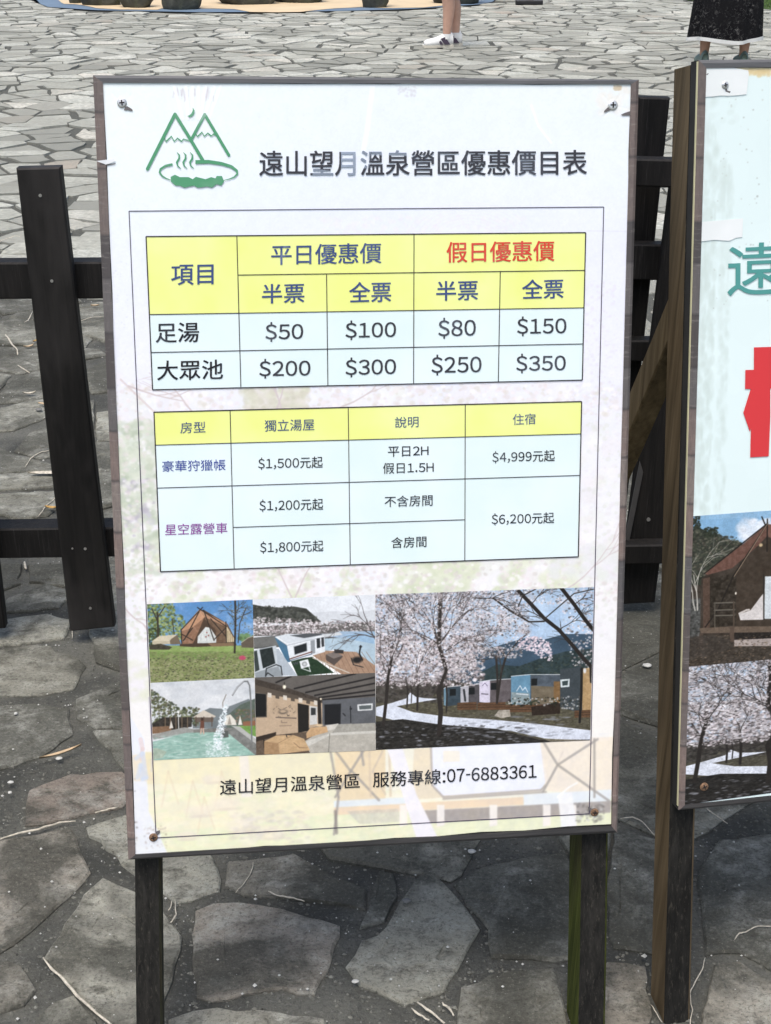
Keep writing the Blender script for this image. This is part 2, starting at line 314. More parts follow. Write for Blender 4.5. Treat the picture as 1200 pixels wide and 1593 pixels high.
def paint_caravan(s):
    s.fill([(560, 110), (1180, 110), (1180, 330), (560, 330)], (226, 230, 234), var=.03, cell=60)
    s.fill([(860, 220), (960, 212), (1050, 218), (1160, 205), (1160, 300), (860, 300)], (200, 204, 208), .6)
    s.fill([(575, 180), (640, 192), (720, 196), (770, 190), (830, 200), (870, 235), (900, 262), (600, 270), (575, 262)], (70, 72, 66), var=.12, cell=9)
    s.scatter(500, (580, 185, 880, 265), (3, 8), [(62, 64, 56), (90, 92, 82), (48, 50, 46), (110, 112, 104)], .6, 31, keep=lambda x, y, g: y > 190+max(0, (x-760))*.42)
    s.fill([(575, 285), (1160, 262), (1160, 312), (575, 330)], (110, 108, 104), var=.12, cell=8)
    blossoms(s, 900, (580, 235, 900, 325), (3, 7), 32, lambda x, y, g: y > 236+max(0, x-640)*.05+g.random()*25)
    blossoms(s, 420, (830, 258, 1150, 312), (3, 7), 33, lambda x, y, g: g.random() < .8)
    s.fill([(575, 336), (680, 328), (760, 318), (900, 316), (1160, 312), (1160, 345), (575, 390)], (96, 98, 100), var=.05)
    s.fill([(578, 336), (690, 330), (735, 372), (585, 385)], (104, 104, 100), var=.05)
    for i in range(7): s.line([(580, 342+i*6), (700+i*4, 334+i*5)], 1.5, (150, 150, 146))
    s.fill([(880, 322), (1000, 306), (1150, 306), (1150, 360), (1000, 340)], (158, 184, 208), var=.06)
    s.fill([(915, 340), (1060, 335), (1152, 360), (1152, 470), (1060, 408), (960, 392), (915, 402)], (176, 200, 214), var=.05, cell=30)
    s.fill([(1000, 322), (1150, 310), (1150, 366), (1040, 345)], (150, 186, 216), var=.05)
    s.fill([(870, 400), (915, 396), (1060, 402), (1152, 466), (1152, 520), (1000, 510), (860, 420)], (176, 140, 112), var=.05, cell=9)
    for i in range(12): s.line([(868+i*22, 402), (900+i*26, 512)], 2, (138, 106, 84))
    s.fill([(755, 440), (860, 425), (960, 500), (790, 516)], (42, 66, 44), var=.06)
    # caravan
    s.fill([(682, 332), (740, 318), (915, 322), (918, 402), (858, 420), (760, 446), (740, 372)], (226, 230, 232), var=.02)
    s.fill([(682, 332), (740, 374), (756, 450), (740, 450), (704, 380)], (70, 118, 150)); s.fill([(690, 330), (760, 318), (880, 330), (842, 346), (744, 362)], (212, 218, 222))
    s.fill([(752, 326), (850, 316), (912, 322), (820, 338)], (88, 92, 96)); s.fill([(900, 318), (985, 310), (1000, 322), (920, 334)], (206, 210, 212))
    s.line([(740, 372), (850, 346), (918, 334)], 4, (186, 190, 196))
    s.fill([(772, 378), (832, 360), (834, 398), (776, 416)], (42, 46, 50)); s.line([(772, 378), (832, 360), (834, 398), (776, 416), (772, 378)], 3, (160, 164, 166))
    s.fill([(850, 350), (870, 346), (872, 408), (852, 412)], (150, 156, 160)); s.fill([(878, 340), (894, 338), (896, 382), (880, 386)], (46, 50, 54)); s.fill([(900, 336), (912, 334), (914, 376), (902, 380)], (60, 62, 66))
    s.line([(752, 436), (856, 402)], 5, (110, 60, 50)); s.line([(752, 444), (856, 412)], 3, (60, 80, 110))
    s.line([(770, 452), (776, 462), (781, 450), (787, 460), (793, 446)], 4, (80, 84, 90))
    s.fill([(798, 446), (838, 436), (848, 470), (806, 480)], (232, 234, 234)); s.dab(822, 459, 13, 13, (120, 122, 124)); s.dab(822, 459, 9, 9, (206, 208, 208)); s.line([(806, 478), (850, 494), (842, 470)], 4, (220, 222, 222))
    # front glass doors
    s.fill([(582, 395), (690, 372), (700, 480), (590, 515)], (196, 204, 208)); s.fill([(612, 392), (672, 380), (686, 456), (628, 480)], (44, 52, 52), var=.06); s.fill([(584, 400), (600, 396), (612, 486), (592, 496)], (60, 70, 68))
    s.fill([(690, 388), (700, 386), (788, 514), (700, 514)], (178, 188, 196)); s.fill([(592, 500), (640, 484), (700, 470), (720, 516), (592, 522)], (150, 158, 162))
    s.line([(640, 516), (644, 480), (690, 462), (712, 470), (718, 510)], 5, (48, 50, 52)); s.line([(640, 516), (650, 500), (676, 516)], 5, (48, 50, 52))
    # deck furniture
    s.fill([(922, 414), (965, 402), (1002, 424), (960, 466), (922, 440)], (92, 80, 74)); s.fill([(922, 414), (965, 402), (1000, 420), (958, 434)], (132, 120, 112)); s.fill([(960, 390), (1004, 394), (1004, 410), (962, 408)], (60, 56, 56))
    s.line([(860, 430), (1030, 500)], 5, (206, 196, 180)); s.line([(920, 450), (920, 470)], 4, (190, 180, 164)); s.line([(964, 470), (964, 500)], 4, (190, 180, 164)); s.line([(1084, 374), (1078, 410), (1092, 440)], 7, (36, 34, 36)); s.dab(1084, 378, 8, 6, (40, 38, 40))
    s.dab(1068, 440, 28, 18, (38, 36, 38)); s.line([(1040, 432), (1050, 462), (1096, 474)], 4, (44, 42, 44))
    g = random.Random(3)
    for a in (-2.6, -2.9, -2.3): s.branch(1155, g.uniform(330, 350), a, 100, 5, (86, 78, 78), g, 3)

def paint_bath(s):
    s.fill([(570, 480), (1190, 480), (1190, 920), (570, 920)], (116, 106, 98), var=.03, cell=40)
    s.fill([(590, 522), (1155, 498), (1155, 625), (905, 628), (700, 560), (590, 540)], (104, 98, 92), var=.03, cell=60)
    for a in (((690, 545), (760, 516)), ((775, 574), (1060, 504)), ((828, 592), (1155, 520)), ((870, 606), (1155, 548)), ((890, 616), (1155, 580)), ((910, 626), (1155, 602))): s.line(a, 8, (46, 42, 42))
    s.fill([(590, 528), (700, 556), (905, 624), (905, 640), (590, 572)], (74, 64, 56), var=.06); s.fill([(590, 556), (905, 636), (905, 650), (590, 592)], (96, 84, 72))
    s.fill([(595, 592), (905, 642), (905, 745), (830, 760), (830, 790), (595, 840)], (196, 168, 136), var=.04, cell=22)
    for i in range(7): s.fill([(650+i*36, 592+i*6), (668+i*36, 595+i*6), (668+i*36, 616+i*6), (650+i*36, 613+i*6)], (96, 84, 72) if i % 2 else (216, 206, 190))
    s.fill([(590, 594), (643, 600), (643, 704), (594, 706)], (34, 34, 36)); s.line([(590, 594), (645, 600), (645, 706), (594, 708)], 3, (90, 84, 76))
    s.fill([(790, 642), (842, 652), (842, 770), (792, 780)], (42, 38, 36)); s.fill([(845, 654), (882, 658), (882, 738), (846, 744)], (206, 204, 198)); s.fill([(852, 662), (874, 665), (874, 696), (852, 698)], (60, 62, 64))
    s.dab(722, 682, 24, 13, (104, 92, 80)); s.dab(722, 680, 18, 8, (196, 168, 136)); g = random.Random(5)
    for i in range(16): x = g.uniform(680, 775); y = g.uniform(655, 705); s.line([(x, y), (x+g.uniform(-10, 10), y+g.uniform(-8, 8))], 2.5, (96, 84, 74))
    s.line([(690, 708), (782, 712)], 6, (120, 104, 90)); s.line([(706, 748), (760, 746)], 4, (150, 128, 106)); s.line([(715, 722), (715, 732), (740, 732)], 3, (130, 112, 94))
    s.fill([(905, 628), (1155, 612), (1155, 740), (905, 745)], (98, 100, 104), var=.04, cell=22)
    s.fill([(915, 648), (992, 644), (990, 738), (916, 742)], (36, 36, 40)); s.line([(915, 648), (992, 644), (990, 738)], 3, (70, 70, 74)); s.line([(1036, 656), (1038, 732)], 4, (44, 44, 46)); s.dab(1038, 668, 7, 6, (40, 40, 44))
    s.fill([(1068, 648), (1140, 642), (1140, 674), (1070, 678)], (216, 218, 216)); s.fill([(1076, 654), (1134, 650), (1134, 668), (1078, 672)], (96, 104, 104)); s.line([(1002, 690), (1012, 700)], 6, (50, 50, 54)); s.line([(890, 632), (894, 740)], 16, (52, 44, 40))
    s.dab(728, 566, 9, 11, (255, 244, 214)); s.dab(728, 550, 3, 8, (60, 54, 48)); s.dab(898, 622, 5, 6, (255, 240, 206))
    s.fill([(596, 800), (830, 775), (950, 830), (950, 920), (596, 920)], (106, 88, 72), var=.06)
    s.fill([(596, 800), (690, 776), (688, 796), (596, 822)], (62, 50, 42)); s.line([(632, 812), (634, 850)], 6, (50, 42, 36))
    s.fill([(822, 820), (940, 744), (1152, 734), (1156, 870), (850, 880)], (184, 178, 164), var=.06, cell=12)
    s.fill([(920, 746), (980, 736), (984, 760), (926, 770)], (206, 200, 188)); s.fill([(980, 740), (1152, 734), (1152, 776), (950, 780)], (166, 162, 150), var=.05); s.fill([(826, 822), (945, 780), (1156, 770), (1156, 782), (940, 792), (836, 846)], (206, 202, 190))
    s.line([(940, 784), (934, 872)], 4, (140, 136, 124))
    s.fill([(634, 820), (690, 792), (770, 790), (820, 808), (848, 862), (700, 880), (634, 880)], (206, 168, 120), var=.05, cell=14, ax=.3)
    s.fill([(634, 820), (700, 828), (706, 880), (634, 880)], (176, 138, 96), var=.04); s.line([(700, 828), (770, 790)], 2, (150, 116, 80)); s.line([(772, 826), (800, 850), (836, 850)], 3, (150, 116, 80)); s.line([(740, 800), (736, 788), (760, 790)], 4, (60, 54, 50))
    s.fill([(830, 782), (850, 756), (925, 750), (932, 776), (880, 790), (832, 806)], (206, 164, 116), var=.05); s.dab(892, 745, 18, 8, (222, 190, 146))

def paint_cherry(s, seed=41, tent=False):
    s.fill([(20, 40), (1150, 40), (1150, 560), (20, 560)], (176, 204, 232), var=.05, cell=90)
    s.scatter(60, (60, 110, 1100, 330), (20, 60), [(206, 222, 240), (226, 232, 242), (160, 192, 228)], .3, seed)
    s.fill([(400, 470), (520, 400), (640, 375), (720, 352), (790, 332), (860, 345), (960, 318), (1150, 320), (1150, 600), (400, 600)], (70, 98, 122), var=.04, cell=34)
    s.fill([(560, 500), (640, 460), (740, 470), (850, 430), (960, 400), (1150, 380), (1150, 620), (560, 620)], (58, 78, 82), var=.08, cell=14)
    s.scatter(500, (600, 400, 1090, 520), (3, 9), [(52, 70, 66), (66, 84, 78), (44, 58, 56), (84, 96, 84)], .6, seed+1, .6, lambda x, y, g: y > 520-(x-540)*.26)
    # ground, path
    s.fill([(20, 560), (1150, 600), (1150, 900), (20, 900)], (104, 98, 78), var=.1, cell=10, ax=.4)
    s.fill([(60, 540), (400, 530), (560, 560), (600, 640), (60, 640)], (92, 86, 78), var=.14, cell=9)
    s.scatter(900, (160, 600, 1080, 760), (3, 9), [(128, 122, 88), (98, 98, 66), (78, 74, 60), (150, 142, 112)], .55, seed+2, .4)
    s.fill([(235, 592), (262, 612), (300, 618), (368, 622), (260, 640), (172, 656), (250, 684), (420, 706), (640, 720), (860, 742), (1090, 770), (1090, 830), (860, 806), (700, 770), (400, 752), (250, 744), (75, 700), (75, 660), (150, 640), (215, 620)], (216, 222, 234), var=.05, cell=14)
    s.fill([(60, 730), (200, 716), (380, 742), (640, 762), (840, 812), (1100, 812), (1100, 900), (60, 900)], (62, 58, 54), var=.14, cell=9, ax=.4)
    s.scatter(420, (70, 745, 800, 880), (4, 16), [(186, 190, 202), (150, 152, 160), (60, 56, 54), (52, 48, 46), (84, 80, 76), (44, 42, 42)], .5, seed+3, .35)
    s.scatter(90, (380, 700, 1000, 800), (5, 26), [(140, 144, 156), (164, 168, 180)], .45, seed+4, .22)
    s.fill([(850, 806), (1090, 816), (1090, 830), (900, 826)], (150, 140, 116), .8, var=.1)
    blossoms(s, 2200, (60, 330, 580, 600), (4, 11), seed+5, lambda x, y, g: y < 585-abs(x-300)*.06-g.random()*50 and g.random() < .8, .75)
    s.scatter(260, (80, 500, 560, 610), (4, 10), [(70, 62, 60), (96, 84, 80), (58, 54, 52)], .6, seed+6, .6)
    # cabins
    def cab(x0, x1, x2, yt, yb, face, side, ft=0):
        s.fill([(x1, yt+4), (x2, yt+ft), (x2, yb-8), (x1, yb)], side, var=.07, cell=12); s.fill([(x0, yt+8), (x1, yt), (x1, yb), (x0, yb-6)], face, var=.05, cell=16)
        s.line([(x0, yt+8), (x1, yt), (x2, yt+ft)], 3, (226, 228, 230))
    cab(392, 404, 472, 566, 656, (120, 160, 180), (70, 88, 100), -6); cab(470, 508, 556, 560, 652, (186, 184, 190), (96, 92, 96), -8)
    cab(558, 608, 706, 534, 642, (214, 206, 224), (112, 102, 104), -6); cab(706, 796, 935, 508, 652, (104, 156, 186), (92, 104, 116), 0)
    s.fill([(708, 590), (792, 596), (794, 652), (708, 640)], (180, 170, 150), .55, var=.08); s.fill([(800, 560), (932, 566), (932, 640), (800, 650)], (150, 124, 84), .7, var=.1, cell=20)
    for a, b in ((612, 548), (800, 528), (420, 576), (508, 570)): s.fill([(a, b), (a+28, b-2), (a+28, b+30), (a, b+32)], (38, 42, 46))
    s.line([(732, 585), (748, 560), (760, 582), (772, 568), (784, 590)], 4, (206, 220, 230)); s.line([(732, 598), (784, 602)], 4, (220, 228, 232))
    s.line([(572, 560), (584, 548), (596, 562)], 3, (130, 120, 150)); s.line([(568, 598), (598, 600)], 4, (90, 84, 100)); s.line([(486, 580), (492, 630)], 10, (70, 72, 76))
    s.fill([(935, 482), (1040, 472), (1040, 690), (935, 660)], (76, 86, 92), var=.04); s.fill([(935, 532), (980, 528), (978, 566), (938, 568)], (206, 216, 216)); s.fill([(944, 540), (972, 536), (970, 558), (946, 560)], (70, 88, 90))
    s.fill([(1040, 480), (1084, 474), (1084, 680), (1038, 680)], (196, 158, 104), var=.07); s.dab(1050, 490, 8, 14, (226, 228, 230))
    s.scatter(60, (940, 610, 1030, 670), (4, 8), [(206, 206, 204), (60, 66, 60), (112, 110, 104)], .7, seed+8); s.fill([(905, 540), (935, 540), (935, 650), (905, 650)], (150, 112, 66), var=.06)
    for x0, x1, y0 in ((550, 680, 640), (680, 935, 650), (455, 545, 640), (1002, 1080, 676)): s.fill([(x0, y0), (x1, y0-4), (x1, y0+32), (x0, y0+34)], (122, 86, 58), var=.07, ax=.3); s.line([(x0, y0+11), (x1, y0+8)], 2, (66, 48, 36)); s.line([(x0, y0+22), (x1, y0+19)], 2, (66, 48, 36))
    s.fill([(800, 658), (935, 640), (935, 690), (804, 700)], (66, 50, 40), var=.06)
    s.scatter(90, (690, 615, 960, 655), (3, 7), [(40, 54, 40), (58, 72, 52), (200, 200, 196), (52, 44, 40)], .8, seed+9)
    s.fill([(628, 700), (650, 674), (700, 672), (704, 704), (660, 712)], (178, 168, 152), var=.12)
    # trees
    T = (66, 58, 54); g = random.Random(seed)
    s.line([(110, 745), (122, 640), (132, 520), (148, 440), (150, 380)], 15, T); s.line([(132, 520), (100, 440), (90, 380)], 7, T); s.line([(140, 480), (190, 400), (205, 360)], 6, T)
    s.line([(370, 784), (378, 680), (368, 590), (384, 540), (404, 488), (384, 420), (368, 370), (372, 300), (375, 200), (376, 122)], 22, T)
    s.line([(384, 420), (362, 340), (342, 290)], 11, T); s.line([(372, 380), (250, 310), (180, 250), (130, 200)], 7, T); s.line([(376, 360), (420, 300), (470, 240), (520, 200)], 7, T); s.line([(400, 400), (450, 352), (520, 330)], 5, T)
    for x, yb, yt, wd in ((220, 660, 520, 7), (268, 674, 480, 10), (240, 640, 540, 4), (404, 684, 520, 7), (640, 640, 420, 10)): s.line([(x, yb), (x+3, (yb+yt)/2), (x-4, yt)], wd, T)
    s.line([(640, 640), (660, 500), (682, 426), (650, 380)], 10, T); s.line([(682, 426), (740, 350), (780, 320)], 6, T)
    for (x, y, a, L, wd, dp) in ((370, 300, -2.3, 120, 5, 3), (374, 250, -1.0, 120, 5, 3), (342, 290, -2.0, 110, 5, 3), (148, 440, -1.9, 110, 5, 3), (150, 380, -1.2, 120, 5, 3), (180, 250, -2.0, 90, 4, 2), (470, 240, -1.1, 90, 4, 3), (268, 480, -1.8, 80, 4, 2), (404, 488, -.8, 130, 6, 3)):
        s.branch(x, y, a, L, wd, T, g, dp)
    dens = lambda x, y, g: g.random() < (1 if x < 600 else .75)*(1 if y < 330 or x < 560 else .3) and not (790 < x < 930 and 140 < y < 330 and g.random() < .8) and y < 560-(x > 540)*160
    s.scatter(420, (60, 100, 790, 540), (16, 34), [(196, 186, 188), (210, 200, 204), (172, 162, 164)], .30, seed+20, keep=lambda x, y, g: dens(x, y, g))
    blossoms(s, 6500, (60, 100, 800, 560), (2.5, 7), seed+10, lambda x, y, g: dens(x, y, g) and g.random() < .9, .62)
    blossoms(s, 500, (560, 380, 760, 430), (3, 7), seed+11, lambda x, y, g: g.random() < .5, .6)
    s.scatter(420, (740, 330, 900, 445), (3, 8), [(236, 214, 222), (214, 190, 198), (246, 232, 238)], .8, seed+12, keep=lambda x, y, g: abs(y-(330+(x-740)*.5)) < 45 and g.random() < .8)
    blossoms(s, 700, (920, 180, 1090, 480), (3, 8), seed+13, lambda x, y, g: g.random() < .4 and x > 940+(y-200)*.2, .7)
    blossoms(s, 500, (780, 100, 1090, 180), (3, 7), seed+15, lambda x, y, g: g.random() < .45, .6)
    s.line([(735, 112), (800, 180), (860, 245), (930, 300), (1000, 380), (1050, 440), (1080, 470), (1082, 540)], 17, (56, 48, 46)); s.line([(940, 104), (1000, 180), (1050, 250), (1090, 300)], 17, (52, 44, 42))
    s.line([(620, 150), (700, 210), (790, 262), (860, 260)], 7, T); s.line([(1036, 480), (1034, 600), (1026, 730)], 12, (52, 46, 44)); s.line([(740, 190), (760, 140), (820, 110)], 5, T); s.line([(860, 250), (1000, 130), (1090, 110)], 5, T)
    for (x, y, a, L, wd, dp) in ((800, 180, -.9, 90, 4, 3), (860, 245, -2.6, 100, 4, 3), (930, 300, -.6, 90, 4, 3), (1000, 180, -.5, 70, 4, 2), (1000, 380, -2.5, 80, 4, 2), (540, 150, 0, 100, 4, 3), (620, 150, -.3, 90, 3, 2), (700, 210, .5, 90, 3, 2)):
        s.branch(x, y, a, L, wd, T, g, dp)
    s.line([(370, 784), (378, 680), (368, 590), (384, 540), (404, 488), (384, 420), (368, 370), (372, 300), (375, 210)], 13, T); s.line([(110, 745), (122, 640), (132, 520), (148, 440)], 11, T)
    for (x, y, a, L, wd, dp) in ((384, 420, -2.0, 150, 5, 4), (372, 370, -2.5, 150, 4, 4), (376, 360, -.9, 150, 4, 4), (400, 400, -.5, 130, 4, 4), (372, 300, -1.3, 120, 4, 4), (148, 440, -1.2, 130, 4, 4), (140, 480, -2.0, 110, 3, 3), (268, 500, -1.4, 110, 3, 3), (660, 500, -1.5, 100, 4, 3)):
        s.branch(x, y, a, L, wd, (84, 74, 70), g, dp, .45)
    blossoms(s, 1500, (70, 110, 760, 480), (2, 6), seed+14, dens, .75)

# ================================================================ materials of the built things
def m_stone():
    m, nt, b = mat_new('crazy_paving_stone'); v = coords(nt)
    at = N(nt, 'ShaderNodeAttribute', attribute_name='tint'); sp = N(nt, 'ShaderNodeSeparateColor'); nt.links.new(at.outputs['Color'], sp.inputs[0])
    nA = noise(nt, v, 3.2, 9, .62, .5); nB = noise(nt, v, 38, 8, .7); nC = noise(nt, coords(nt, (20, 34, 30), rot=(0, 0, .5)), 1.0, 9, .72, .4)
    nD = noise(nt, v, 190, 6, .85); nE = noise(nt, coords(nt, (12, 18, 15), rot=(0, 0, -.7)), 1.0, 10, .78, .3)
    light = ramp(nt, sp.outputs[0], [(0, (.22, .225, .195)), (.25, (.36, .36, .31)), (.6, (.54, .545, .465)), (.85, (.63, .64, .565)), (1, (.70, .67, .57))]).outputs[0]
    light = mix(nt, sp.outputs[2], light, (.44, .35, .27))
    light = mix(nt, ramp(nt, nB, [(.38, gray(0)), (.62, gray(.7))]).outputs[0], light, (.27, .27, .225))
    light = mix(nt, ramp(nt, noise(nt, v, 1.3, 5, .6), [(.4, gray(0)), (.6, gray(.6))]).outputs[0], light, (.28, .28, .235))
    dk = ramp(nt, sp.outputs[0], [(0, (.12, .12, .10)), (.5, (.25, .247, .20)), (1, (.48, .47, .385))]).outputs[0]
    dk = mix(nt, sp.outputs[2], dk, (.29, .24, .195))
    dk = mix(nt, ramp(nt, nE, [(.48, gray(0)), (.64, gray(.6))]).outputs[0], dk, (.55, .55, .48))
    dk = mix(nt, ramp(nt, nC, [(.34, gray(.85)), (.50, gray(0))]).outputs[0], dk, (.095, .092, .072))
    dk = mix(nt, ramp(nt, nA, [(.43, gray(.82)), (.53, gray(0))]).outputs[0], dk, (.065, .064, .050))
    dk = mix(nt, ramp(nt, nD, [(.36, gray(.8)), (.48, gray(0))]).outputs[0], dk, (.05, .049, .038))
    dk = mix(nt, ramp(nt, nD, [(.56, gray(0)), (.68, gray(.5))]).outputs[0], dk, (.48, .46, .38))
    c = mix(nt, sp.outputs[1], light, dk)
    nt.links.new(c, b.inputs['Base Color']); b.inputs['Roughness'].default_value = .82; b.inputs['Specular IOR Level'].default_value = .3
    ad = N(nt, 'ShaderNodeMath', operation='MULTIPLY_ADD'); nt.links.new(nD, ad.inputs[0]); ad.inputs[1].default_value = .5; nt.links.new(nC, ad.inputs[2])
    bump(nt, b, ad.outputs[0], 1., .008); return m
def m_mortar():
    m, nt, b = mat_new('joint_mortar'); v = coords(nt)
    at = N(nt, 'ShaderNodeVectorMath', operation='DOT_PRODUCT'); nt.links.new(v, at.inputs[0]); at.inputs[1].default_value = (.38, 1, 0)
    nA = noise(nt, v, 55, 8, .75); nB = noise(nt, v, 5, 6, .6)
    near = mix(nt, ramp(nt, nB, [(.4, gray(0)), (.6, gray(1))]).outputs[0], (.055, .056, .047), (.135, .134, .112)); near = mix(nt, ramp(nt, noise(nt, v, 160, 5, .8), [(.3, gray(.8)), (.5, gray(0))]).outputs[0], near, (.035, .034, .028))
    near = mix(nt, ramp(nt, noise(nt, v, 170, 4, .75), [(.57, gray(0)), (.7, gray(.8))]).outputs[0], near, (.24, .24, .22))
    far = ramp(nt, nA, [(.3, (.055, .058, .048)), (.7, (.12, .12, .10))]).outputs[0]
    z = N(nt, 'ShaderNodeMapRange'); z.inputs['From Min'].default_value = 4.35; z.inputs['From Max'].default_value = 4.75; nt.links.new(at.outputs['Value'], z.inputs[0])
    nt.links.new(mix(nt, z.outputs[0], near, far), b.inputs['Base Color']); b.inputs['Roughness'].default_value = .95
    bump(nt, b, nA, 1, .01); return m
M = {}
M['stone'] = m_stone(); M['mortar'] = m_mortar()
M['black_wood'] = wood('black_stained_wood', (.006, .0057, .0055), (.019, .017, .0155), (70, 70, 4), .65, bst=.8, worn=(.045, .042, .04), spec=.22)
M['black_wood_worn'] = wood('rubbed_black_stained_wood', (.006, .0057, .0055), (.022, .020, .018), (45, 45, 3), .62, blotch=(.036, .033, .031), bst=.8, spec=.22)
M['post_front'] = wood('weathered_black_post', (.010, .010, .009), (.034, .032, .028), (120, 120, 3), .85, bst=.9, worn=(.085, .078, .062), spec=.15)
M['post_moss'] = wood('weathered_post_with_green_algae', (.010, .010, .008), (.035, .038, .022), (110, 110, 3), .85, blotch=(.05, .04, .02), bst=.9, spec=.2)
M['brown_wood'] = wood('brown_stained_wood', (.09, .062, .03), (.25, .18, .10), (70, 70, 3.2), .7, bst=.7, spec=.25)
M['algae'] = wood('algae_green_wood', (.03, .04, .008), (.11, .125, .03), (120, 120, 5), .9, blotch=(.05, .042, .022), bst=.9, worn=(.14, .16, .05), spec=.1)
M['tan_wood'] = wood('tan_brace_wood', (.17, .12, .06), (.42, .31, .17), (70, 70, 3.2), .75, bst=.7, spec=.2)
M['mdf'] = simple('dark_board_edge', (.03, .028, .025), .8, .3)
M['yellow'] = simple('yellowed_banner_edge', (.75, .7, .42), .6, .1)
M['screw'] = simple('zinc_screw', (.7, .7, .68), .35, .2, 60, .1, metal=.7)
M['rust'] = simple('rusty_screw', (.2, .12, .07), .75, .5, 300, .4, metal=.3)
M['slot'] = simple('screw_recess', (.015, .012, .012), .9, .2)
M['nail'] = simple('nail_head', (.45, .44, .42), .4, .2, metal=.8)
def m_strip(name, seed):
    """printed wood-pattern edge tape: cross bands of brown and grey with dark joints"""
    m, nt, b = mat_new(name); at = coords(nt); sp = N(nt, 'ShaderNodeSeparateXYZ'); nt.links.new(at, sp.inputs[0])
    mu = N(nt, 'ShaderNodeMath', operation='MULTIPLY_ADD'); nt.links.new(sp.outputs[2], mu.inputs[0]); mu.inputs[1].default_value = 17; mu.inputs[2].default_value = seed
    wn = N(nt, 'ShaderNodeTexVoronoi', voronoi_dimensions='1D', feature='F1'); wn.inputs['Scale'].default_value = 1; nt.links.new(mu.outputs[0], wn.inputs['W'])
    se = N(nt, 'ShaderNodeSeparateColor'); nt.links.new(wn.outputs['Color'], se.inputs[0])
    c = ramp(nt, se.outputs[0], [(0, (.07, .062, .06)), (.3, (.17, .135, .12)), (.55, (.24, .175, .15)), (.8, (.11, .105, .105)), (1, (.27, .22, .19))]).outputs[0]
    n1 = noise(nt, coords(nt, (300, 300, 40)), 1, 5, .7); n2 = noise(nt, coords(nt, (40, 40, 300)), 1, 5, .7)
    c = mix(nt, ramp(nt, n1, [(.35, gray(.0)), (.75, gray(.6))]).outputs[0], c, (.07, .06, .058)); c = mix(nt, ramp(nt, n2, [(.55, gray(.0)), (.8, gray(.5))]).outputs[0], c, (.4, .37, .34))
    de = N(nt, 'ShaderNodeTexVoronoi', voronoi_dimensions='1D', feature='DISTANCE_TO_EDGE'); de.inputs['Scale'].default_value = 1; nt.links.new(mu.outputs[0], de.inputs['W'])
    c = mix(nt, ramp(nt, de.outputs['Distance'], [(.0, gray(.75)), (.05, gray(0))]).outputs[0], c, (.05, .045, .045))
    nt.links.new(c, b.inputs['Base Color']); b.inputs['Roughness'].default_value = .55; bump(nt, b, n1, .3, .001); return m
M['gravel'] = simple('joint_gravel', (.13, .13, .11), .95, .75, 60)
M['strip'] = m_strip('woodgrain_edge_tape', 3.3)
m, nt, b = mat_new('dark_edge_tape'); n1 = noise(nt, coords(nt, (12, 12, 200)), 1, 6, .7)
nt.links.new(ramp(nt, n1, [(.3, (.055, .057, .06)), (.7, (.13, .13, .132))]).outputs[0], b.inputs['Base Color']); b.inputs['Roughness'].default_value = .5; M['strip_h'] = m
m, nt, b = mat_new('darker_edge_tape'); n1 = noise(nt, coords(nt, (12, 12, 200)), 1, 6, .7)  # darker tape for the bottom strip
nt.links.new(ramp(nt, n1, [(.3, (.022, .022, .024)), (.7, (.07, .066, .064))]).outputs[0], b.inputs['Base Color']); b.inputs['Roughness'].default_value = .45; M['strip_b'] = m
def m_print(name, im, rough=.38, relief=None, rs=.5):
    m, nt, b = mat_new(name); uv = N(nt, 'ShaderNodeUVMap'); t = N(nt, 'ShaderNodeTexImage'); t.image = im; t.extension = 'EXTEND'; t.interpolation = 'Cubic'
    nt.links.new(uv.outputs[0], t.inputs[0]); nt.links.new(t.outputs[0], b.inputs['Base Color']); b.inputs['Roughness'].default_value = rough; b.inputs['Specular IOR Level'].default_value = .35
    if relief:
        r = N(nt, 'ShaderNodeTexImage'); r.image = relief; r.extension = 'EXTEND'; r.interpolation = 'Cubic'; nt.links.new(uv.outputs[0], r.inputs[0]); bump(nt, b, r.outputs[0], rs, .004)
    return m
def m_ink(name, col, wear=None, amt=1.0, to=(.42, .5, .62), rough=.4):
    m, nt, b = mat_new(name); c = tuple((x/255/12.92 if x < 10 else ((x/255+.055)/1.055)**2.4) for x in col)
    b.inputs['Roughness'].default_value = rough; b.inputs['Specular IOR Level'].default_value = .3
    if wear:
        uv = N(nt, 'ShaderNodeUVMap'); t = N(nt, 'ShaderNodeTexImage'); t.image = wear; t.extension = 'EXTEND'; nt.links.new(uv.outputs[0], t.inputs[0])
        nt.links.new(mix(nt, t.outputs[0], c, to), b.inputs['Base Color'])
    else: b.inputs['Base Color'].default_value = (*c, 1)
    return m

# ================================================================ sign helper: a leaning board
def rot(ax, a):
    c, s = math.cos(a), math.sin(a)
    return np.array({'x': [[1, 0, 0], [0, c, -s], [0, s, c]], 'y': [[c, 0, s], [0, 1, 0], [-s, 0, c]], 'z': [[c, -s, 0], [s, c, 0], [0, 0, 1]]}[ax])
GL = {}
def glyph(ch):
    if ch not in GL:
        c = bpy.data.curves.new('t', 'FONT'); c.body = ch; c.resolution_u = 4
        o = bpy.data.objects.new('t', c); COL.objects.link(o); dg = bpy.context.evaluated_depsgraph_get(); dg.update()
        me = bpy.data.meshes.new_from_object(o.evaluated_get(dg)); bpy.data.objects.remove(o)
        GL[ch] = (np.array([v.co[:2] for v in me.vertices], float), [tuple(p.vertices) for p in me.polygons]); bpy.data.meshes.remove(me)
    return GL[ch]
EM = glyph('目目')[0][:, 0].max()-glyph('目')[0][:, 0].max()
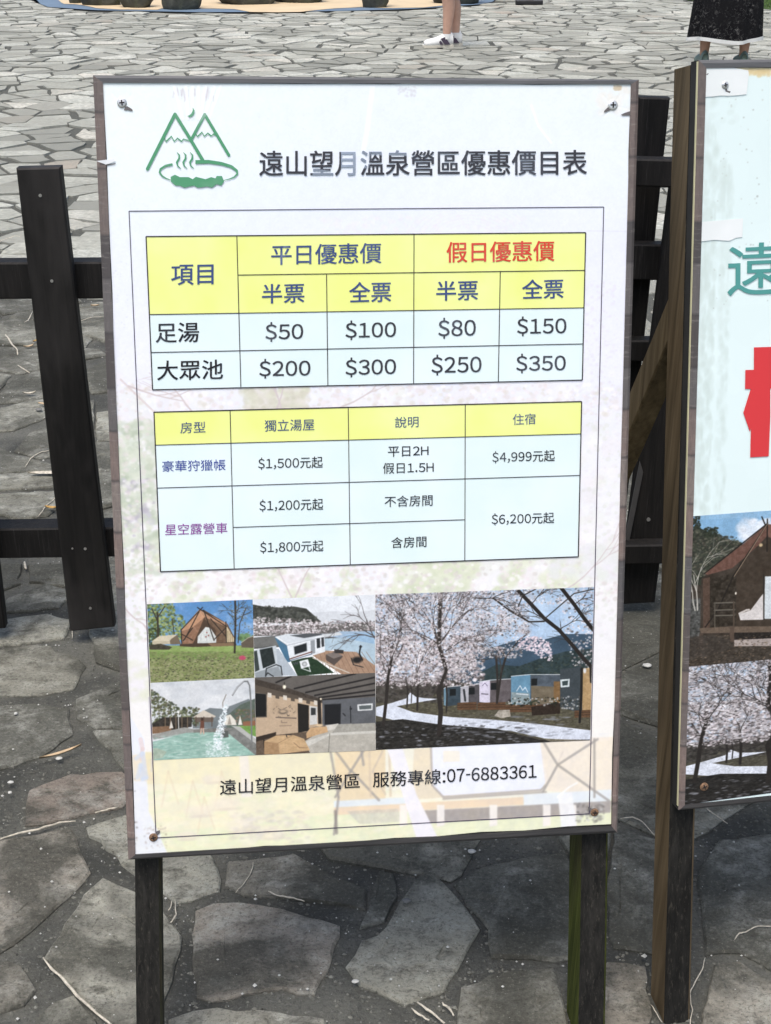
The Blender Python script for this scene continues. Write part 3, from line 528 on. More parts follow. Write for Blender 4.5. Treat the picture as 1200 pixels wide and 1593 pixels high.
class Board:
    def __init__(s, yaw, lean, roll, x, y, z, uvquad):
        s.k = .965; Rm = rot('z', yaw) @ rot('x', -lean) @ rot('y', roll); s.ex, s.ey, s.ez = Rm[:, 0], Rm[:, 1], Rm[:, 2]; s.n = -s.ey; s.o = EYE+s.k*(np.array([x, y, z])-EYE)
        s.H = homog(uvquad, [(0, 1), (1, 1), (1, 0), (0, 0)])
    def P(s, px, py, off=0.): return on(px, py, s.o + s.n*off, s.n)
    def uv(s, pts): p = np.c_[np.array(pts, float), np.ones(len(pts))] @ s.H.T; return p[:, :2]/p[:, 2:]
    def flat(s, name, polys, off, mat, parent, uvs=None, verts=None, faces=None):
        offs = None
        if verts is None:      # overlapping strokes of one print sit a few microns above each other
            verts, faces, offs = [], [], []
            for i, p in enumerate(polys): k = len(verts); verts += list(p); offs += [off+i*4e-6]*len(p); faces.append(tuple(range(k+len(p)-1, k-1, -1)))
        if offs is None: offs = [v[2] if len(v) > 2 else off for v in verts]; verts = [tuple(v[:2]) for v in verts]
        o = mesh(name, [s.P(x, y, q) for (x, y), q in zip(verts, offs)], faces, mat, parent)
        me = o.data; U = s.uv(verts) if uvs is None else np.array(uvs)
        lay = me.uv_layers.new(name='UVMap'); li = np.zeros(len(me.loops), int); me.loops.foreach_get('vertex_index', li); lay.data.foreach_set('uv', U[li].astype(np.float32).ravel())
        if me.polygons and sum(Vector(p.normal).dot(Vector(s.n))*p.area for p in me.polygons) < 0: me.flip_normals()
        return o
    def ribbon(s, pts, wd):
        """px quads along a polyline; wd may be one width or one per point"""
        pts = np.array(pts, float); wd = np.array(wd if hasattr(wd, '__len__') else [wd]*len(pts), float); L, Rr = [], []
        for i in range(len(pts)):
            t = pts[min(i+1, len(pts)-1)]-pts[max(i-1, 0)]; t /= np.hypot(*t)+1e-9; nn = np.array([-t[1], t[0]]); L.append(pts[i]+nn*wd[i]/2); Rr.append(pts[i]-nn*wd[i]/2)
        return [[tuple(L[i]), tuple(L[i+1]), tuple(Rr[i+1]), tuple(Rr[i])] for i in range(len(pts)-1)]
    def text(s, body, quad, off, mat, parent, label=None, bold=.0, name='lettering'):
        V, F, x = [], [], 0.
        for ch in body:        # set glyph by glyph; Latin figures come from the same face as the characters
            code = ord(ch)
            if ch == ' ': x += .5*EM; continue
            src = chr(code+0xFEE0) if 33 <= code < 127 else ch; gv, gf = glyph(src)
            if code < 127:
                lo_, hi_ = gv[:, 0].min(), gv[:, 0].max(); w_ = hi_-lo_; sc_ = 1.
                if ch == '-': sc_ = .27/w_
                pad = .07 if ch in ',.:' else .052; g2 = gv.copy(); g2[:, 0] = (gv[:, 0]-lo_)*sc_+x+pad; x += w_*sc_+pad*2
                if ch == '1': x += .03; g2[:, 0] += .02
            else: g2 = gv.copy(); g2[:, 0] = gv[:, 0]+x; x += EM
            k = len(V); V += [tuple(p) for p in g2]; F += [tuple(i+k for i in f_) for f_ in gf]
        V = np.array(V)
        lo, hi = V.min(0), V.max(0); uvn = (V-lo)/(hi-lo); q = np.array(quad, float)
        px = [(1-u)*v*q[0]+u*v*q[1]+u*(1-v)*q[2]+(1-u)*(1-v)*q[3] for u, v in uvn]
        bw = bold*36; vv, ff = [], []       # heavier strokes: the same outline laid down again a hair to the side
        for k, (dx, dy) in enumerate(((0, 0),) if bw == 0 else ((-1, -.6), (1, -.6), (-1, .6), (1, .6))):
            n0 = len(vv); vv += [(p[0]+dx*bw, p[1]+dy*bw, off+k*2e-5) for p in px]; ff += [tuple(i+n0 for i in f_) for f_ in F]
        t = s.flat(name, None, off, mat, parent, verts=vv, faces=ff)
        if label: t['label'] = label
        return t
    def photo(s, quad, off, mat, parent, label, n=5):
        Hq = homog([(0, 0), (1, 0), (1, 1), (0, 1)], quad); vs, us, fs = [], [], []
        for j in range(n+1):
            for i in range(n+1):
                p = Hq @ np.array([i/n, j/n, 1]); vs.append(tuple(p[:2]/p[2])); us.append((i/n, 1-j/n))
        for j in range(n):
            for i in range(n): k = j*(n+1)+i; fs.append((k, k+n+1, k+n+2, k+1))
        o = s.flat('photo_print', None, off, mat, parent, uvs=us, verts=vs, faces=fs); o['label'] = label; return o
    def slab(s, quad, off, th, mat, name, parent, bev=.0015):
        b = MB(); b.plank([s.P(x, y, off) for x, y in quad], -s.n*th, bev); return b.build(name, mat, parent)
    def post(s, a0, b0, a1, b1, off, depth, mat, parent, side=None, top=None):
        """a0,b0 upper left/right, a1,b1 lower left/right image points of the front face; runs down into the ground"""
        A0, B0, A1, B1 = (s.P(*p, off) for p in (a0, b0, a1, b1))
        def ext(p, q, z): return p+(q-p)*((z-p[2])/(q[2]-p[2]))
        A1 = ext(A0, A1, -.03); B1 = ext(B0, B1, -.03)
        nseg = 7; b = MB(); g = random.Random(int(a0[0])); k = 0; dv = -s.n*depth
        for i in range(nseg+1):
            t = i/nseg; L = A0*(1-t)+A1*t; Q = B0*(1-t)+B1*t; e = (Q-L)/np.linalg.norm(Q-L); c = .003; j = e*g.uniform(-.0006, .0006)
            b.V += [L+e*c+j, Q-e*c+j, Q+dv*.05+j, Q+dv*.95+j, Q-e*c+dv+j, L+e*c+dv+j, L+dv*.95+j, L+dv*.05+j]
        for i in range(nseg):
            for j in range(8): b.F.append((i*8+j, i*8+(j+1) % 8, i*8+8+(j+1) % 8, i*8+8+j))
        b.F += [tuple(range(8))[::-1], tuple(nseg*8+j for j in range(8))]
        o = b.build('post', mat, parent)
        if side:
            o.data.materials.append(side)
            for p in o.data.polygons:
                if Vector(p.normal).dot(Vector(-s.ex)) > .5 or Vector(p.normal).dot(Vector(s.ex)) > .9: p.material_index = 1
        bm = None; return o
    def screw(s, px, py, off, mat, parent, r=.0045):
        c = s.P(px, py, off); b = MB(); n = 14
        rings = [(r, 0), (r, .0008), (r*.75, .0018), (r*.3, .0021)]
        for rr, h in rings:
            for j in range(n): b.V.append(c+s.ex*rr*math.cos(2*math.pi*j/n)+s.ez*rr*math.sin(2*math.pi*j/n)+s.n*h)
        for i in range(3):
            for j in range(n): b.F.append((i*n+j, i*n+(j+1) % n, (i+1)*n+(j+1) % n, (i+1)*n+j))
        b.F.append(tuple(3*n+j for j in range(n)))
        o = b.build('screw', mat, parent, smooth=False)
        b = MB(); a = random.Random(int(px)).uniform(0, 1.5)
        for q in (0, math.pi/2):
            u = s.ex*math.cos(a+q)+s.ez*math.sin(a+q); v = np.cross(s.n, u); w_ = r*.13; L = r*.55
            b.box8([c+u*L+v*w_+s.n*(.0024+q*.0001), c-u*L+v*w_+s.n*(.0024+q*.0001), c-u*L-v*w_+s.n*(.0024+q*.0001), c+u*L-v*w_+s.n*(.0024+q*.0001)], [c+u*L+v*w_+s.n*.001, c-u*L+v*w_+s.n*.001, c-u*L-v*w_+s.n*.001, c+u*L-v*w_+s.n*.001])
        b.build('cross_recess', M['slot'], o); return o

def edge_strips(B, outer, inner, parent, off, mats):
    """four mitred edge tapes with a chamfered outer side"""
    for i in range(4):
        a, b_, c, d_ = outer[i], outer[(i+1) % 4], inner[(i+1) % 4], inner[i]
        O0, O1, I1, I0 = B.P(*a, 0), B.P(*b_, 0), B.P(*c, 0), B.P(*d_, 0)
        m0 = O0*.62+I0*.38; m1 = O1*.62+I1*.38; mb = MB()
        mb.V = [O0+B.n*.0005, O1+B.n*.0005, m1+B.n*off, m0+B.n*off, I0+B.n*off, I1+B.n*off, I0+B.n*.0004, I1+B.n*.0004]
        mb.F = [(0, 1, 2, 3), (3, 2, 5, 4), (4, 5, 7, 6)]
        o = mb.build('edge_strip', mats[i], parent); lay = o.data.uv_layers.new(name='UVMap')
        for l in o.data.loops:
            v = l.vertex_index; end = v in (1, 2, 5, 7); lay.data[l.index].uv = (0 if v < 2 else 1, 1. if end else 0.)
        if Vector(o.data.polygons[1].normal).dot(Vector(B.n)) < 0: o.data.flip_normals()

# ================================================================ SIGN 1: the price board
q1 = [(160, 128), (982, 131), (951, 1282), (211, 1330)]
B1 = Board(0.11806013959357832, 0.24278335942979548, 0.022812131365027206, -0.01259155610588054, 1.478339053414375, 0.7192558644688805, q1)
bx0 = (B1.P(200, 1337)+B1.P(960, 1295))/2
sign1 = tag(empty('price_board', (float(bx0[0]), float(bx0[1]-.02), 0)), 'white price board with yellow tables, photos and green mountain logo on two wooden posts', 'sign')
B1.slab([(145, 117), (994, 124), (960, 1295), (200, 1337)], 0, .018, M['mdf'], 'backing_board', sign1)
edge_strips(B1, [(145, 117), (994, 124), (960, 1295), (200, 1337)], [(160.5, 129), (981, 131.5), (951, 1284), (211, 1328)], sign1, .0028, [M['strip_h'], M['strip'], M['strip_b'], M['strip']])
# background print, painted in image units of the poster
def paint_poster(p):
    g = random.Random(9)
    H, W = p.h, p.w; yy = np.linspace(0, 1, H)[:, None]; xx = np.linspace(0, 1, W)[None]
    def lerp(stops):
        out = np.zeros((H, 1, 3)); ys = [s_[0] for s_ in stops]
        for ch in range(3): out[:, 0, ch] = np.interp(yy[:, 0], ys, [s_[1][ch]/255 for s_ in stops])
        return out
    base = lerp([(0, (232, 241, 242)), (.12, (228, 236, 246)), (.2, (229, 232, 246)), (.35, (232, 233, 244)), (.6, (236, 235, 238)), (.86, (240, 236, 228)), (1, (242, 238, 232))])
    p.a[:] = base
    n = fbm(H, W, 200, 5, 3)[..., None]-.5; p.a += n*np.array([.03, .02, -.01])*1.2
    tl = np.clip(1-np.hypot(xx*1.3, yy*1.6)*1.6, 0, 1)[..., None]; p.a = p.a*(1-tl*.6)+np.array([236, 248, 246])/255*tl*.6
    # washed-out cherry park picture
    bl = [(238, 234, 234), (230, 224, 224), (246, 244, 244), (236, 226, 226), (228, 230, 216)]; gr = [(212, 218, 182), (222, 226, 196), (200, 210, 172), (228, 230, 206)]
    p.scatter(1500, (170, 560, 960, 930), (6, 22), bl, .35, 51, keep=lambda x, y, g: g.random() < (y-540)/200)
    p.scatter(520, (170, 660, 250, 905), (4, 12), [(206, 214, 192), (190, 202, 176), (214, 220, 196), (176, 190, 160)], .6, 52, keep=lambda x, y, g: g.random() < .9 and y < 780+g.random()*130)
    p.scatter(60, (190, 740, 240, 860), (3, 9), [(196, 190, 206), (220, 208, 220), (170, 160, 178)], .5, 53)
    p.scatter(520, (220, 860, 560, 940), (3, 10), gr, .55, 54, keep=lambda x, y, g: math.sin(x*.045+1)+math.sin(x*.1+y*.06) > .1); p.scatter(620, (600, 860, 900, 925), (3, 14), gr, .5, 55, keep=lambda x, y, g: math.sin(x*.03)+math.sin(x*.08+y*.05) > -.3)
    p.scatter(900, (215, 850, 960, 935), (2, 6), [(222, 208, 206), (236, 222, 224), (250, 246, 246), (206, 198, 190)], .55, 155); p.scatter(700, (175, 596, 960, 645), (2, 6), [(222, 208, 204), (236, 222, 220), (250, 246, 246), (214, 206, 190)], .45, 156)
    p.scatter(600, (170, 650, 236, 1000), (2, 6), [(196, 204, 176), (214, 218, 196), (240, 236, 234), (224, 212, 208)], .5, 157); p.scatter(350, (908, 600, 975, 1000), (2, 6), [(226, 220, 222), (238, 232, 234), (216, 218, 204)], .4, 158)
    p.scatter(160, (860, 850, 960, 900), (5, 12), [(222, 226, 216), (230, 226, 232)], .4, 56); p.scatter(200, (165, 1030, 240, 1090), (5, 12), [(222, 224, 196), (236, 230, 236)], .35, 57)
    p.scatter(300, (380, 600, 480, 640), (3, 9), [(214, 214, 186), (200, 196, 170), (226, 218, 206)], .45, 58)
    for x, y, a, L in ((430, 640, -1.2, 60), (440, 640, -1.9, 60), (200, 600, .4, 90), (460, 930, -1.0, 60), (455, 930, -2.2, 60), (520, 640, -.7, 70), (190, 940, .9, 60), (860, 930, -.7, 80), (560, 600, -.9, 50), (300, 640, -2.4, 60)):
        p.branch(x, y, a, L, 2.6, (206, 190, 188), g, 2)
    p.line([(172, 868), (185, 890), (192, 895)], 5, (170, 150, 150), .8); p.line([(188, 590), (240, 640)], 3, (210, 190, 186), .7)
    p.scatter(260, (880, 440, 960, 640), (1.5, 4), [(222, 216, 226), (226, 222, 232)], .5, 59); p.scatter(160, (500, 335, 820, 365), (2, 6), [(230, 224, 236), (236, 232, 240)], .3, 60)
    # green-yellow meadow strip and the washed-out terrace at the bottom
    p.fill([(170, 1170), (600, 1165), (600, 1340), (205, 1340)], (240, 230, 192), .9, var=.02, cell=40)
    p.fill([(200, 1172), (600, 1160), (600, 1215), (200, 1220)], (236, 218, 160), .55, var=.03, cell=30, ax=.3)
    p.fill([(240, 1180), (1000, 1150), (1000, 1340), (240, 1340)], (236, 230, 190), .5, var=.02, cell=30, ax=.4)
    p.fill([(212, 1300), (560, 1262), (720, 1262), (960, 1240), (960, 1350), (212, 1350)], (226, 230, 184), .85, var=.03, cell=16, ax=.4)
    p.scatter(700, (230, 1230, 700, 1320), (4, 14), [(232, 232, 190), (240, 228, 186), (222, 228, 176), (246, 238, 208)], .3, 61, .4)
    p.fill([(170, 1060), (225, 1150), (232, 1262), (262, 1330), (170, 1340)], (228, 232, 242), .85, var=.01, cell=20)
    p.fill([(206, 1175), (225, 1172), (240, 1215), (208, 1215)], (238, 214, 170), .6)
    for pts, c in ((((219, 1150), (222, 1165), (220, 1180)), (226, 196, 190)), (((212, 1180), (222, 1172), (228, 1210), (222, 1212), (219, 1190), (214, 1210)), (196, 210, 230))): p.line(pts, 7, c, .6)
    p.line([(232, 1085), (238, 1170), (236, 1200)], 2.5, (196, 190, 196), .8)
    # deck chairs and logs, faint
    for x, y in ((262, 1200), (300, 1215), (345, 1200), (318, 1240)):
        p.line([(x, y), (x-10, y+55)], 3, (222, 196, 160), .35); p.line([(x, y), (x+16, y+50)], 3, (222, 196, 160), .35)
    for x, y, r in ((310, 1262, 26), (350, 1250, 30), (375, 1285, 28), (330, 1212, 20), (420, 1295, 30), (290, 1300, 20)): p.dab(x, y, r, r*.45, (236, 222, 198), .7); p.dab(x+3, y+r*.3, r*.9, 3, (214, 198, 176), .5)
    p.scatter(160, (360, 1262, 480, 1310), (3, 9), [(216, 204, 184), (236, 226, 208), (204, 196, 178)], .4, 62, .5)
    p.fill([(372, 1168), (386, 1168), (392, 1240), (376, 1240)], (236, 226, 222), .6)
    # terrace: deck, cross-braced frame, white van body
    p.fill([(520, 1168), (600, 1166), (600, 1250), (525, 1252)], (236, 206, 158), .75, var=.03); p.fill([(645, 1165), (700, 1162), (700, 1240), (640, 1244)], (232, 212, 176), .8, var=.03)
    p.fill([(670, 1160), (840, 1150), (852, 1212), (842, 1228), (690, 1238), (672, 1222)], (232, 235, 244), .95)
    p.line([(671, 1160), (673, 1222), (690, 1240), (842, 1229), (856, 1214), (876, 1170)], 3.5, (176, 164, 152), .9); p.line([(690, 1243), (850, 1232)], 3, (160, 148, 138), .8)
    p.fill([(840, 1150), (960, 1146), (955, 1240), (850, 1230)], (238, 222, 200), .8, var=.03)
    p.fill([(520, 1256), (815, 1240), (815, 1252), (520, 1268)], (236, 206, 168), .9); p.fill([(815, 1236), (952, 1228), (950, 1246), (815, 1254)], (222, 230, 234), .9); p.fill([(520, 1246), (600, 1242), (640, 1240), (640, 1250), (520, 1256)], (220, 230, 234), .9)
    p.fill([(640, 1262), (952, 1246), (950, 1264), (640, 1282)], (150, 138, 136), .85, var=.05, cell=8); p.fill([(540, 1262), (620, 1258), (625, 1278), (560, 1282)], (196, 190, 176), .6, var=.1)
    for x in (622, 680, 762, 845, 885): p.fill([(x, 1252), (x+12, 1252), (x+12, 1284), (x, 1286)], (240, 232, 220), .95)
    for a in (((514, 1166), (527, 1240), (520, 1298)), ((520, 1165), (546, 1200), (570, 1162)), ((546, 1200), (522, 1240)), ((562, 1164), (566, 1190)), ((546, 1198), (590, 1245)), ((846, 1154), (868, 1190), (930, 1150)), ((868, 1190), (845, 1232)), ((868, 1190), (948, 1246)), ((925, 1150), (925, 1240))): p.line(a, 4, (150, 142, 134), .8)
    p.line([(524, 1296), (522, 1262)], 5, (120, 110, 104), .7); p.line([(596, 1168), (580, 1200), (600, 1236)], 3, (200, 180, 156), .7)
    for x in (575, 606): p.line([(x, 1168), (x+2, 1238)], 4, (214, 190, 156), .7)
    p.fill([(603, 1166), (627, 1164), (648, 1235), (680, 1300), (648, 1304), (628, 1240)], (238, 234, 238), .95, var=.015); p.fill([(868, 1236), (890, 1232), (904, 1330), (878, 1330)], (238, 238, 236), .9)
    p.fill([(690, 1168), (716, 1168), (716, 1185), (690, 1186)], (246, 230, 196), .6)
    # grime, scratches, creases with their highlights painted as white streaks
    p.scatter(300, (165, 130, 975, 560), (.5, 1.2), [(206, 206, 214), (216, 214, 222)], .45, 63)
    for i in range(26): x = g.uniform(270, 340); p.line([(x, 134+g.uniform(0, 6)), (x+g.uniform(-3, 3), 145+g.uniform(0, 14))], g.uniform(.6, 1.4), (190, 176, 186), .55)
    for x0, x1 in ((275, 285), (291, 293), (300, 300), (308, 309), (318, 312), (330, 318), (338, 325)): p.line([(x0+((x0-300)*.15), 135), (x1, 180+abs(x1-300)*.4)], 4, (250, 253, 255), .75)
    p.line([(580, 134), (572, 200), (566, 232)], 8, (246, 250, 254), .6); p.line([(827, 164), (838, 196), (858, 222)], 3, (252, 254, 255), .9)
    p.scatter(40, (620, 135, 650, 150), (1, 3), [(206, 206, 214)], .5, 64); p.scatter(90, (930, 134, 978, 175), (3, 8), [(238, 236, 228), (234, 230, 218)], .3, 65)
    p.scatter(60, (955, 133, 966, 140), (1, 2.5), [(196, 170, 130), (206, 190, 160)], .6, 66)
    for i in range(22): p.line([(g.uniform(400, 900), g.uniform(220, 250))]*1+[(g.uniform(400, 900), g.uniform(240, 262))], .8, (222, 222, 240), .25)
    for i in range(8): s_ = [(730+r_*math.cos(t), 372+r_*.6*math.sin(t)) for r_ in (40+i*8,) for t in np.linspace(3.3, 6.0, 14)]; p.line(s_, 1, (228, 220, 238), .35)
    p.line([(912, 359), (975, 360)], 1.2, (214, 214, 226), .8); p.dab(240, 1299, 12, 10, (236, 240, 246), .8); p.scatter(70, (225, 1285, 260, 1320), (.6, 1.8), [(120, 100, 84), (170, 150, 134)], .6, 67)
    p.scatter(120, (896, 1250, 940, 1278), (1, 4), [(110, 104, 96), (196, 196, 190), (80, 74, 70)], .5, 68); p.line([(868, 1240), (885, 1225), (898, 1218)], 3, (250, 250, 246), .8); p.line([(900, 1288), (945, 1283)], 2, (250, 250, 250), .9)
    p.scatter(26, (201, 1200, 214, 1325), (.8, 2), [(60, 50, 50), (110, 96, 96)], .8, 69); p.scatter(50, (170, 400, 200, 600), (.6, 1.6), [(210, 212, 226)], .6, 70)
def soft_foot(p):      # the faded terrace picture along the foot is out of focus in the print itself
    h0 = int(p.h*.865); z = p.a[h0:]
    for k in range(5): q = np.pad(z, ((1, 1), (1, 1), (0, 0)), mode='edge'); z = (q[:-2, 1:-1]+q[2:, 1:-1]+q[1:-1, :-2]+q[1:-1, 2:]+z)/5
    n = fbm(z.shape[0], z.shape[1], 26, 401, 4)[..., None]-.5; p.a[h0:] = np.clip(z*(1+n*.07)+n*np.array([0, -.01, -.05]), 0, 1)
p1 = Pic(q1, 1230, 1815, k=None); paint_poster(p1); low = p1.a[int(p1.h*.86):].copy(); p1.photographic(2, .85, .008); soft_foot(p1); p1.a = 1-(1-p1.a)*.88; im1 = p1.image('price_board_background')
# relief of the creased vinyl
rl = Pic(q1, 820, 1210, (128, 128, 128)); rl.a += (fbm(rl.h, rl.w, 160, 91, 3)[..., None]-.5)*.25
g = random.Random(31)
for x0, x1 in ((275, 285), (291, 293), (300, 300), (308, 309), (318, 312), (330, 318), (338, 325)): rl.line([(x0+((x0-300)*.15), 135), (x1, 185)], 5, (190, 190, 190), .6)
for i in range(9): x, y = g.uniform(200, 930), g.uniform(150, 1280); rl.line([(x, y), (x+g.uniform(-60, 60), y+g.uniform(-40, 40))], 4, (150, 150, 150), .5)
for x, y in ((190, 161), (953, 164), (240, 1299), (924, 1264)):
    for k in range(7): a = g.uniform(0, 6.28); rl.line([(x, y), (x+math.cos(a)*24, y+math.sin(a)*20)], 3, (100, 100, 100), .5)
imr = rl.image('price_board_relief', True)
# faded ink mask
wr = Pic(q1, 820, 1210, (0, 0, 0)); wr.a += np.clip((fbm(wr.h, wr.w, 60, 17, 4)[..., None]-.55)*.5, 0, .12)
wr.fill([(485, 262), (520, 266), (522, 290), (490, 290)], (150, 150, 150), .8); wr.fill([(531, 230), (560, 230), (560, 262), (531, 262)], (190, 190, 190), .95); wr.fill([(543, 255), (562, 230), (562, 290), (540, 290)], (160, 160, 160), .9)
wr.fill([(562, 230), (578, 230), (574, 262), (562, 262)], (140, 140, 140), .9); wr.fill([(578, 228), (640, 228), (640, 243), (578, 241)], (130, 130, 130), .9)
for i in range(9): x = g.uniform(430, 620); wr.line([(x, 370), (x-20, 430)], g.uniform(2, 6), (90, 90, 90), .4)
wr.dab(300, 140, 40, 60, (60, 60, 60), .5); wr.line([(297, 200), (318, 178)], 7, (90, 90, 90), .9); wr.line([(294, 224), (284, 208)], 6, (80, 80, 80), .9)
imw = wr.image('price_board_wear', True)
M['poster'] = m_print('glossy_vinyl_print', im1, .33, imr, .35)
# poster sheet with a slightly uneven edge
def wavy(c, amp, n, seed):
    g = random.Random(seed); out = []
    for i in range(4):
        a, b_ = np.array(c[i], float), np.array(c[(i+1) % 4], float); t = (b_-a)/np.linalg.norm(b_-a); nn = np.array([-t[1], t[0]])
        out.append(tuple(a))
        for k in range(1, n): out.append(tuple(a+(b_-a)*k/n+nn*(g.uniform(-amp, amp))))
    return out
edge = wavy(q1, 1.7, 11, 5)
poster = B1.flat('poster', [edge], .0012, M['poster'], sign1)
poster['label'] = 'glossy white printed vinyl sheet with lilac, pink and cream tones'
INK = {k: m_ink('ink_'+k, c, imw) for k, c in dict(dark=(58, 58, 64), black=(34, 32, 36), navy=(62, 80, 128), red=(214, 72, 52), blue=(52, 66, 150), purple=(140, 62, 150)).items()}
INK['green'] = m_ink('ink_logo_green', (84, 152, 112), imw, to=(.6, .72, .68)); INK['line'] = m_ink('ink_rule', (70, 62, 84)); INK['tline'] = m_ink('ink_table_rule', (46, 40, 46))
def m_yel(name, ca, cb):
    m, nt, b = mat_new(name); n = noise(nt, coords(nt), 14, 3, .5)
    nt.links.new(ramp(nt, n, [(.35, ca), (.7, cb)]).outputs[0], b.inputs['Base Color']); b.inputs['Roughness'].default_value = .35; b.inputs['Specular IOR Level'].default_value = .35; return m
M['cell_yellow'] = m_yel('printed_yellow', (.84, .88, .27), (.87, .93, .38)); M['cell_white'] = m_yel('printed_pale_cyan', (.74, .87, .85), (.80, .90, .92))
z3 = lambda x, y: (200+x/2.845, 340+y/2.845)
z4 = lambda x, y: (560+x/2.845, 340+y/2.845)
O1, O2 = .0016, .0021
T1 = dict(TL=(227.4, 368), TR=(911.5, 361.8), BR=(906.2, 591.3), BL=(237.6, 606.4))
y1 = [(227.4, 368), (911.5, 361.8), (908.7, 478.8), (232.7, 489.4)]; w1 = [(232.7, 489.4), (908.7, 478.8), (906.2, 591.3), (237.6, 606.4)]
y2 = [(239.7, 641.2), (905.2, 624.7), (903.4, 675), (242.2, 692.5)]; w2 = [(242.2, 692.5), (903.4, 675), (899.9, 866.2), (249.9, 889.4)]
for q, mm, lb in ((y1, 'cell_yellow', 'yellow heading band of the ticket price table'), (w1, 'cell_white', 'pale cyan price rows of the ticket table'), (y2, 'cell_yellow', 'yellow heading band of the room table'), (w2, 'cell_white', 'pale cyan rows of the room table')):
    B1.flat('table_panel', [q], O1, M[mm], poster)['label'] = lb
def rules(segs, wd, mat, label):
    polys = []
    for a, b_ in segs: polys += B1.ribbon([a, b_], wd)
    B1.flat('table_rules', polys, O2, mat, poster)['label'] = label
rules([((227.4, 368), (911.5, 361.8)), ((911.5, 361.8), (906.2, 591.3)), ((906.2, 591.3), (237.6, 606.4)), ((237.6, 606.4), (227.4, 368))], 1.7, INK['tline'], 'outer ruled box of the ticket table')
rules([((368.7, 367.2), (375, 603)), ((644.4, 364.6), (643.7, 597)), ((508.3, 426.8), (510.4, 599.6)), ((778.6, 421.9), (775.5, 593.6)), ((370.8, 427.9), (910.3, 420.5)), ((232.7, 489.4), (908.7, 478.8)), ((235.5, 548.4), (907.3, 535))], 1.3, INK['tline'], 'inner ruled lines of the ticket table')
rules([((239.7, 641.2), (905.2, 624.7)), ((905.2, 624.7), (899.9, 866.2)), ((899.9, 866.2), (249.9, 889.4)), ((249.9, 889.4), (239.7, 641.2))], 1.7, INK['tline'], 'outer ruled box of the room table')
rules([((358.2, 638.6), (364.5, 885)), ((542, 634), (545.2, 878.6)), ((724.1, 629.6), (723.4, 872.2)), ((242.2, 692.5), (903.4, 675)), ((244.6, 759.3), (901.7, 739.6)), ((363.4, 820.5), (723.4, 808.5))], 1.2, INK['tline'], 'inner ruled lines of the room table')
fl = B1.ribbon([(201, 328.5), (570, 325), (939.5, 322)], 1.3)+B1.ribbon([(939.5, 322), (917, 1266)], 1.3)+B1.ribbon([(917, 1266), (243, 1303.5)], 1.3)+B1.ribbon([(243, 1303.5), (201, 328.5)], 1.3)
B1.flat('frame_rules', fl, O1+.0002, INK['line'], poster)['label'] = 'thin ruled frame line around the whole print'
def tq(f, l, tl, bl, r, tr, br): return [f(l, tl), f(r, tr), f(r, br), f(l, bl)]
def q4(a, b_, c, d_): return [a, b_, c, d_]
TX = [('遠山望月溫泉營區優惠價目表', q4((404, 234.5), (913, 233.2), (913, 271.8), (404, 273.6)), 'dark', .012),
 ('項目', tq(z3, 190, 206, 294, 376, 202, 291), 'navy', .01), ('平日優惠價', q4((422.5, 381), (593.4, 377.6), (593.4, 409.2), (422.5, 412.2)), 'navy', .008),
 ('半票', tq(z3, 592, 291, 377, 778, 286, 371), 'navy', .01), ('全票', q4((543.8, 439.4), (608.5, 438), (608.5, 469.2), (543.8, 471)), 'navy', .01),
 ('假日優惠價', tq(z4, 385, 104, 195, 861, 98, 187), 'red', .01), ('半票', tq(z4, 339, 278, 364, 522, 273, 360), 'navy', .01), ('全票', tq(z4, 719, 272, 357, 901, 266, 352), 'navy', .01),
 ('足湯', tq(z3, 122, 463, 549, 312, 459, 546), 'black', .008), ('$50', tq(z3, 607, 459, 545, 773, 456, 542), 'dark', .008),
 ('大眾池', tq(z3, 128, 630, 717, 418, 624, 711), 'black', .008), ('$200', tq(z3, 580, 622, 708, 805, 618, 704), 'dark', .008),
 ('$100', q4((538, 499), (616.2, 497.5), (616.2, 527.4), (538, 529)), 'dark', .008), ('$300', q4((538, 556.5), (616.2, 555), (616.2, 585), (538, 587)), 'dark', .008),
 ('$80', tq(z4, 348, 440, 532, 513, 437, 528), 'dark', .008), ('$150', tq(z4, 697, 434, 520, 914, 431, 517), 'dark', .008),
 ('$250', tq(z4, 318, 603, 694, 538, 600, 690), 'dark', .008), ('$350', tq(z4, 693, 599, 684, 911, 596, 681), 'dark', .008),
 ('房型', tq(z3, 230, 902, 951, 341, 898, 947), 'navy', 0), ('獨立湯屋', tq(z3, 603, 892, 943, 823, 886, 937), 'navy', 0),
 ('說明', tq(z4, 156, 878, 927, 260, 875, 923), 'navy', 0), ('住宿', tq(z4, 677, 865, 914, 778, 862, 910), 'navy', 0),
 ('豪華狩獵帳', tq(z3, 150, 1073, 1121, 430, 1065, 1114), 'blue', 0), ('$1,500元起', tq(z3, 575, 1058, 1112, 860, 1051, 1105), 'black', .002),
 ('平日2H', tq(z4, 125, 1010, 1055, 304, 1006, 1050), 'black', .002), ('假日1.5H', tq(z4, 103, 1082, 1130, 327, 1076, 1124), 'black', .002),
 ('$4,999元起', tq(z4, 587, 1030, 1083, 863, 1023, 1076), 'black', .002), ('星空露營車', tq(z3, 162, 1353, 1402, 438, 1345, 1393), 'purple', 0),
 ('$1,200元起', tq(z3, 580, 1244, 1298, 862, 1237, 1291), 'black', .002), ('$1,800元起', tq(z3, 583, 1429, 1483, 863, 1422, 1475), 'black', .002),
 ('不含房間', tq(z4, 110, 1229, 1277, 322, 1222, 1271), 'black', .002), ('含房間', tq(z4, 140, 1411, 1459, 295, 1405, 1453), 'black', .002),
 ('$6,200元起', tq(z4, 584, 1305, 1358, 860, 1298, 1350), 'black', .002)]
zf = lambda x, y: (330+x/4.444, 1180+y/4.444)
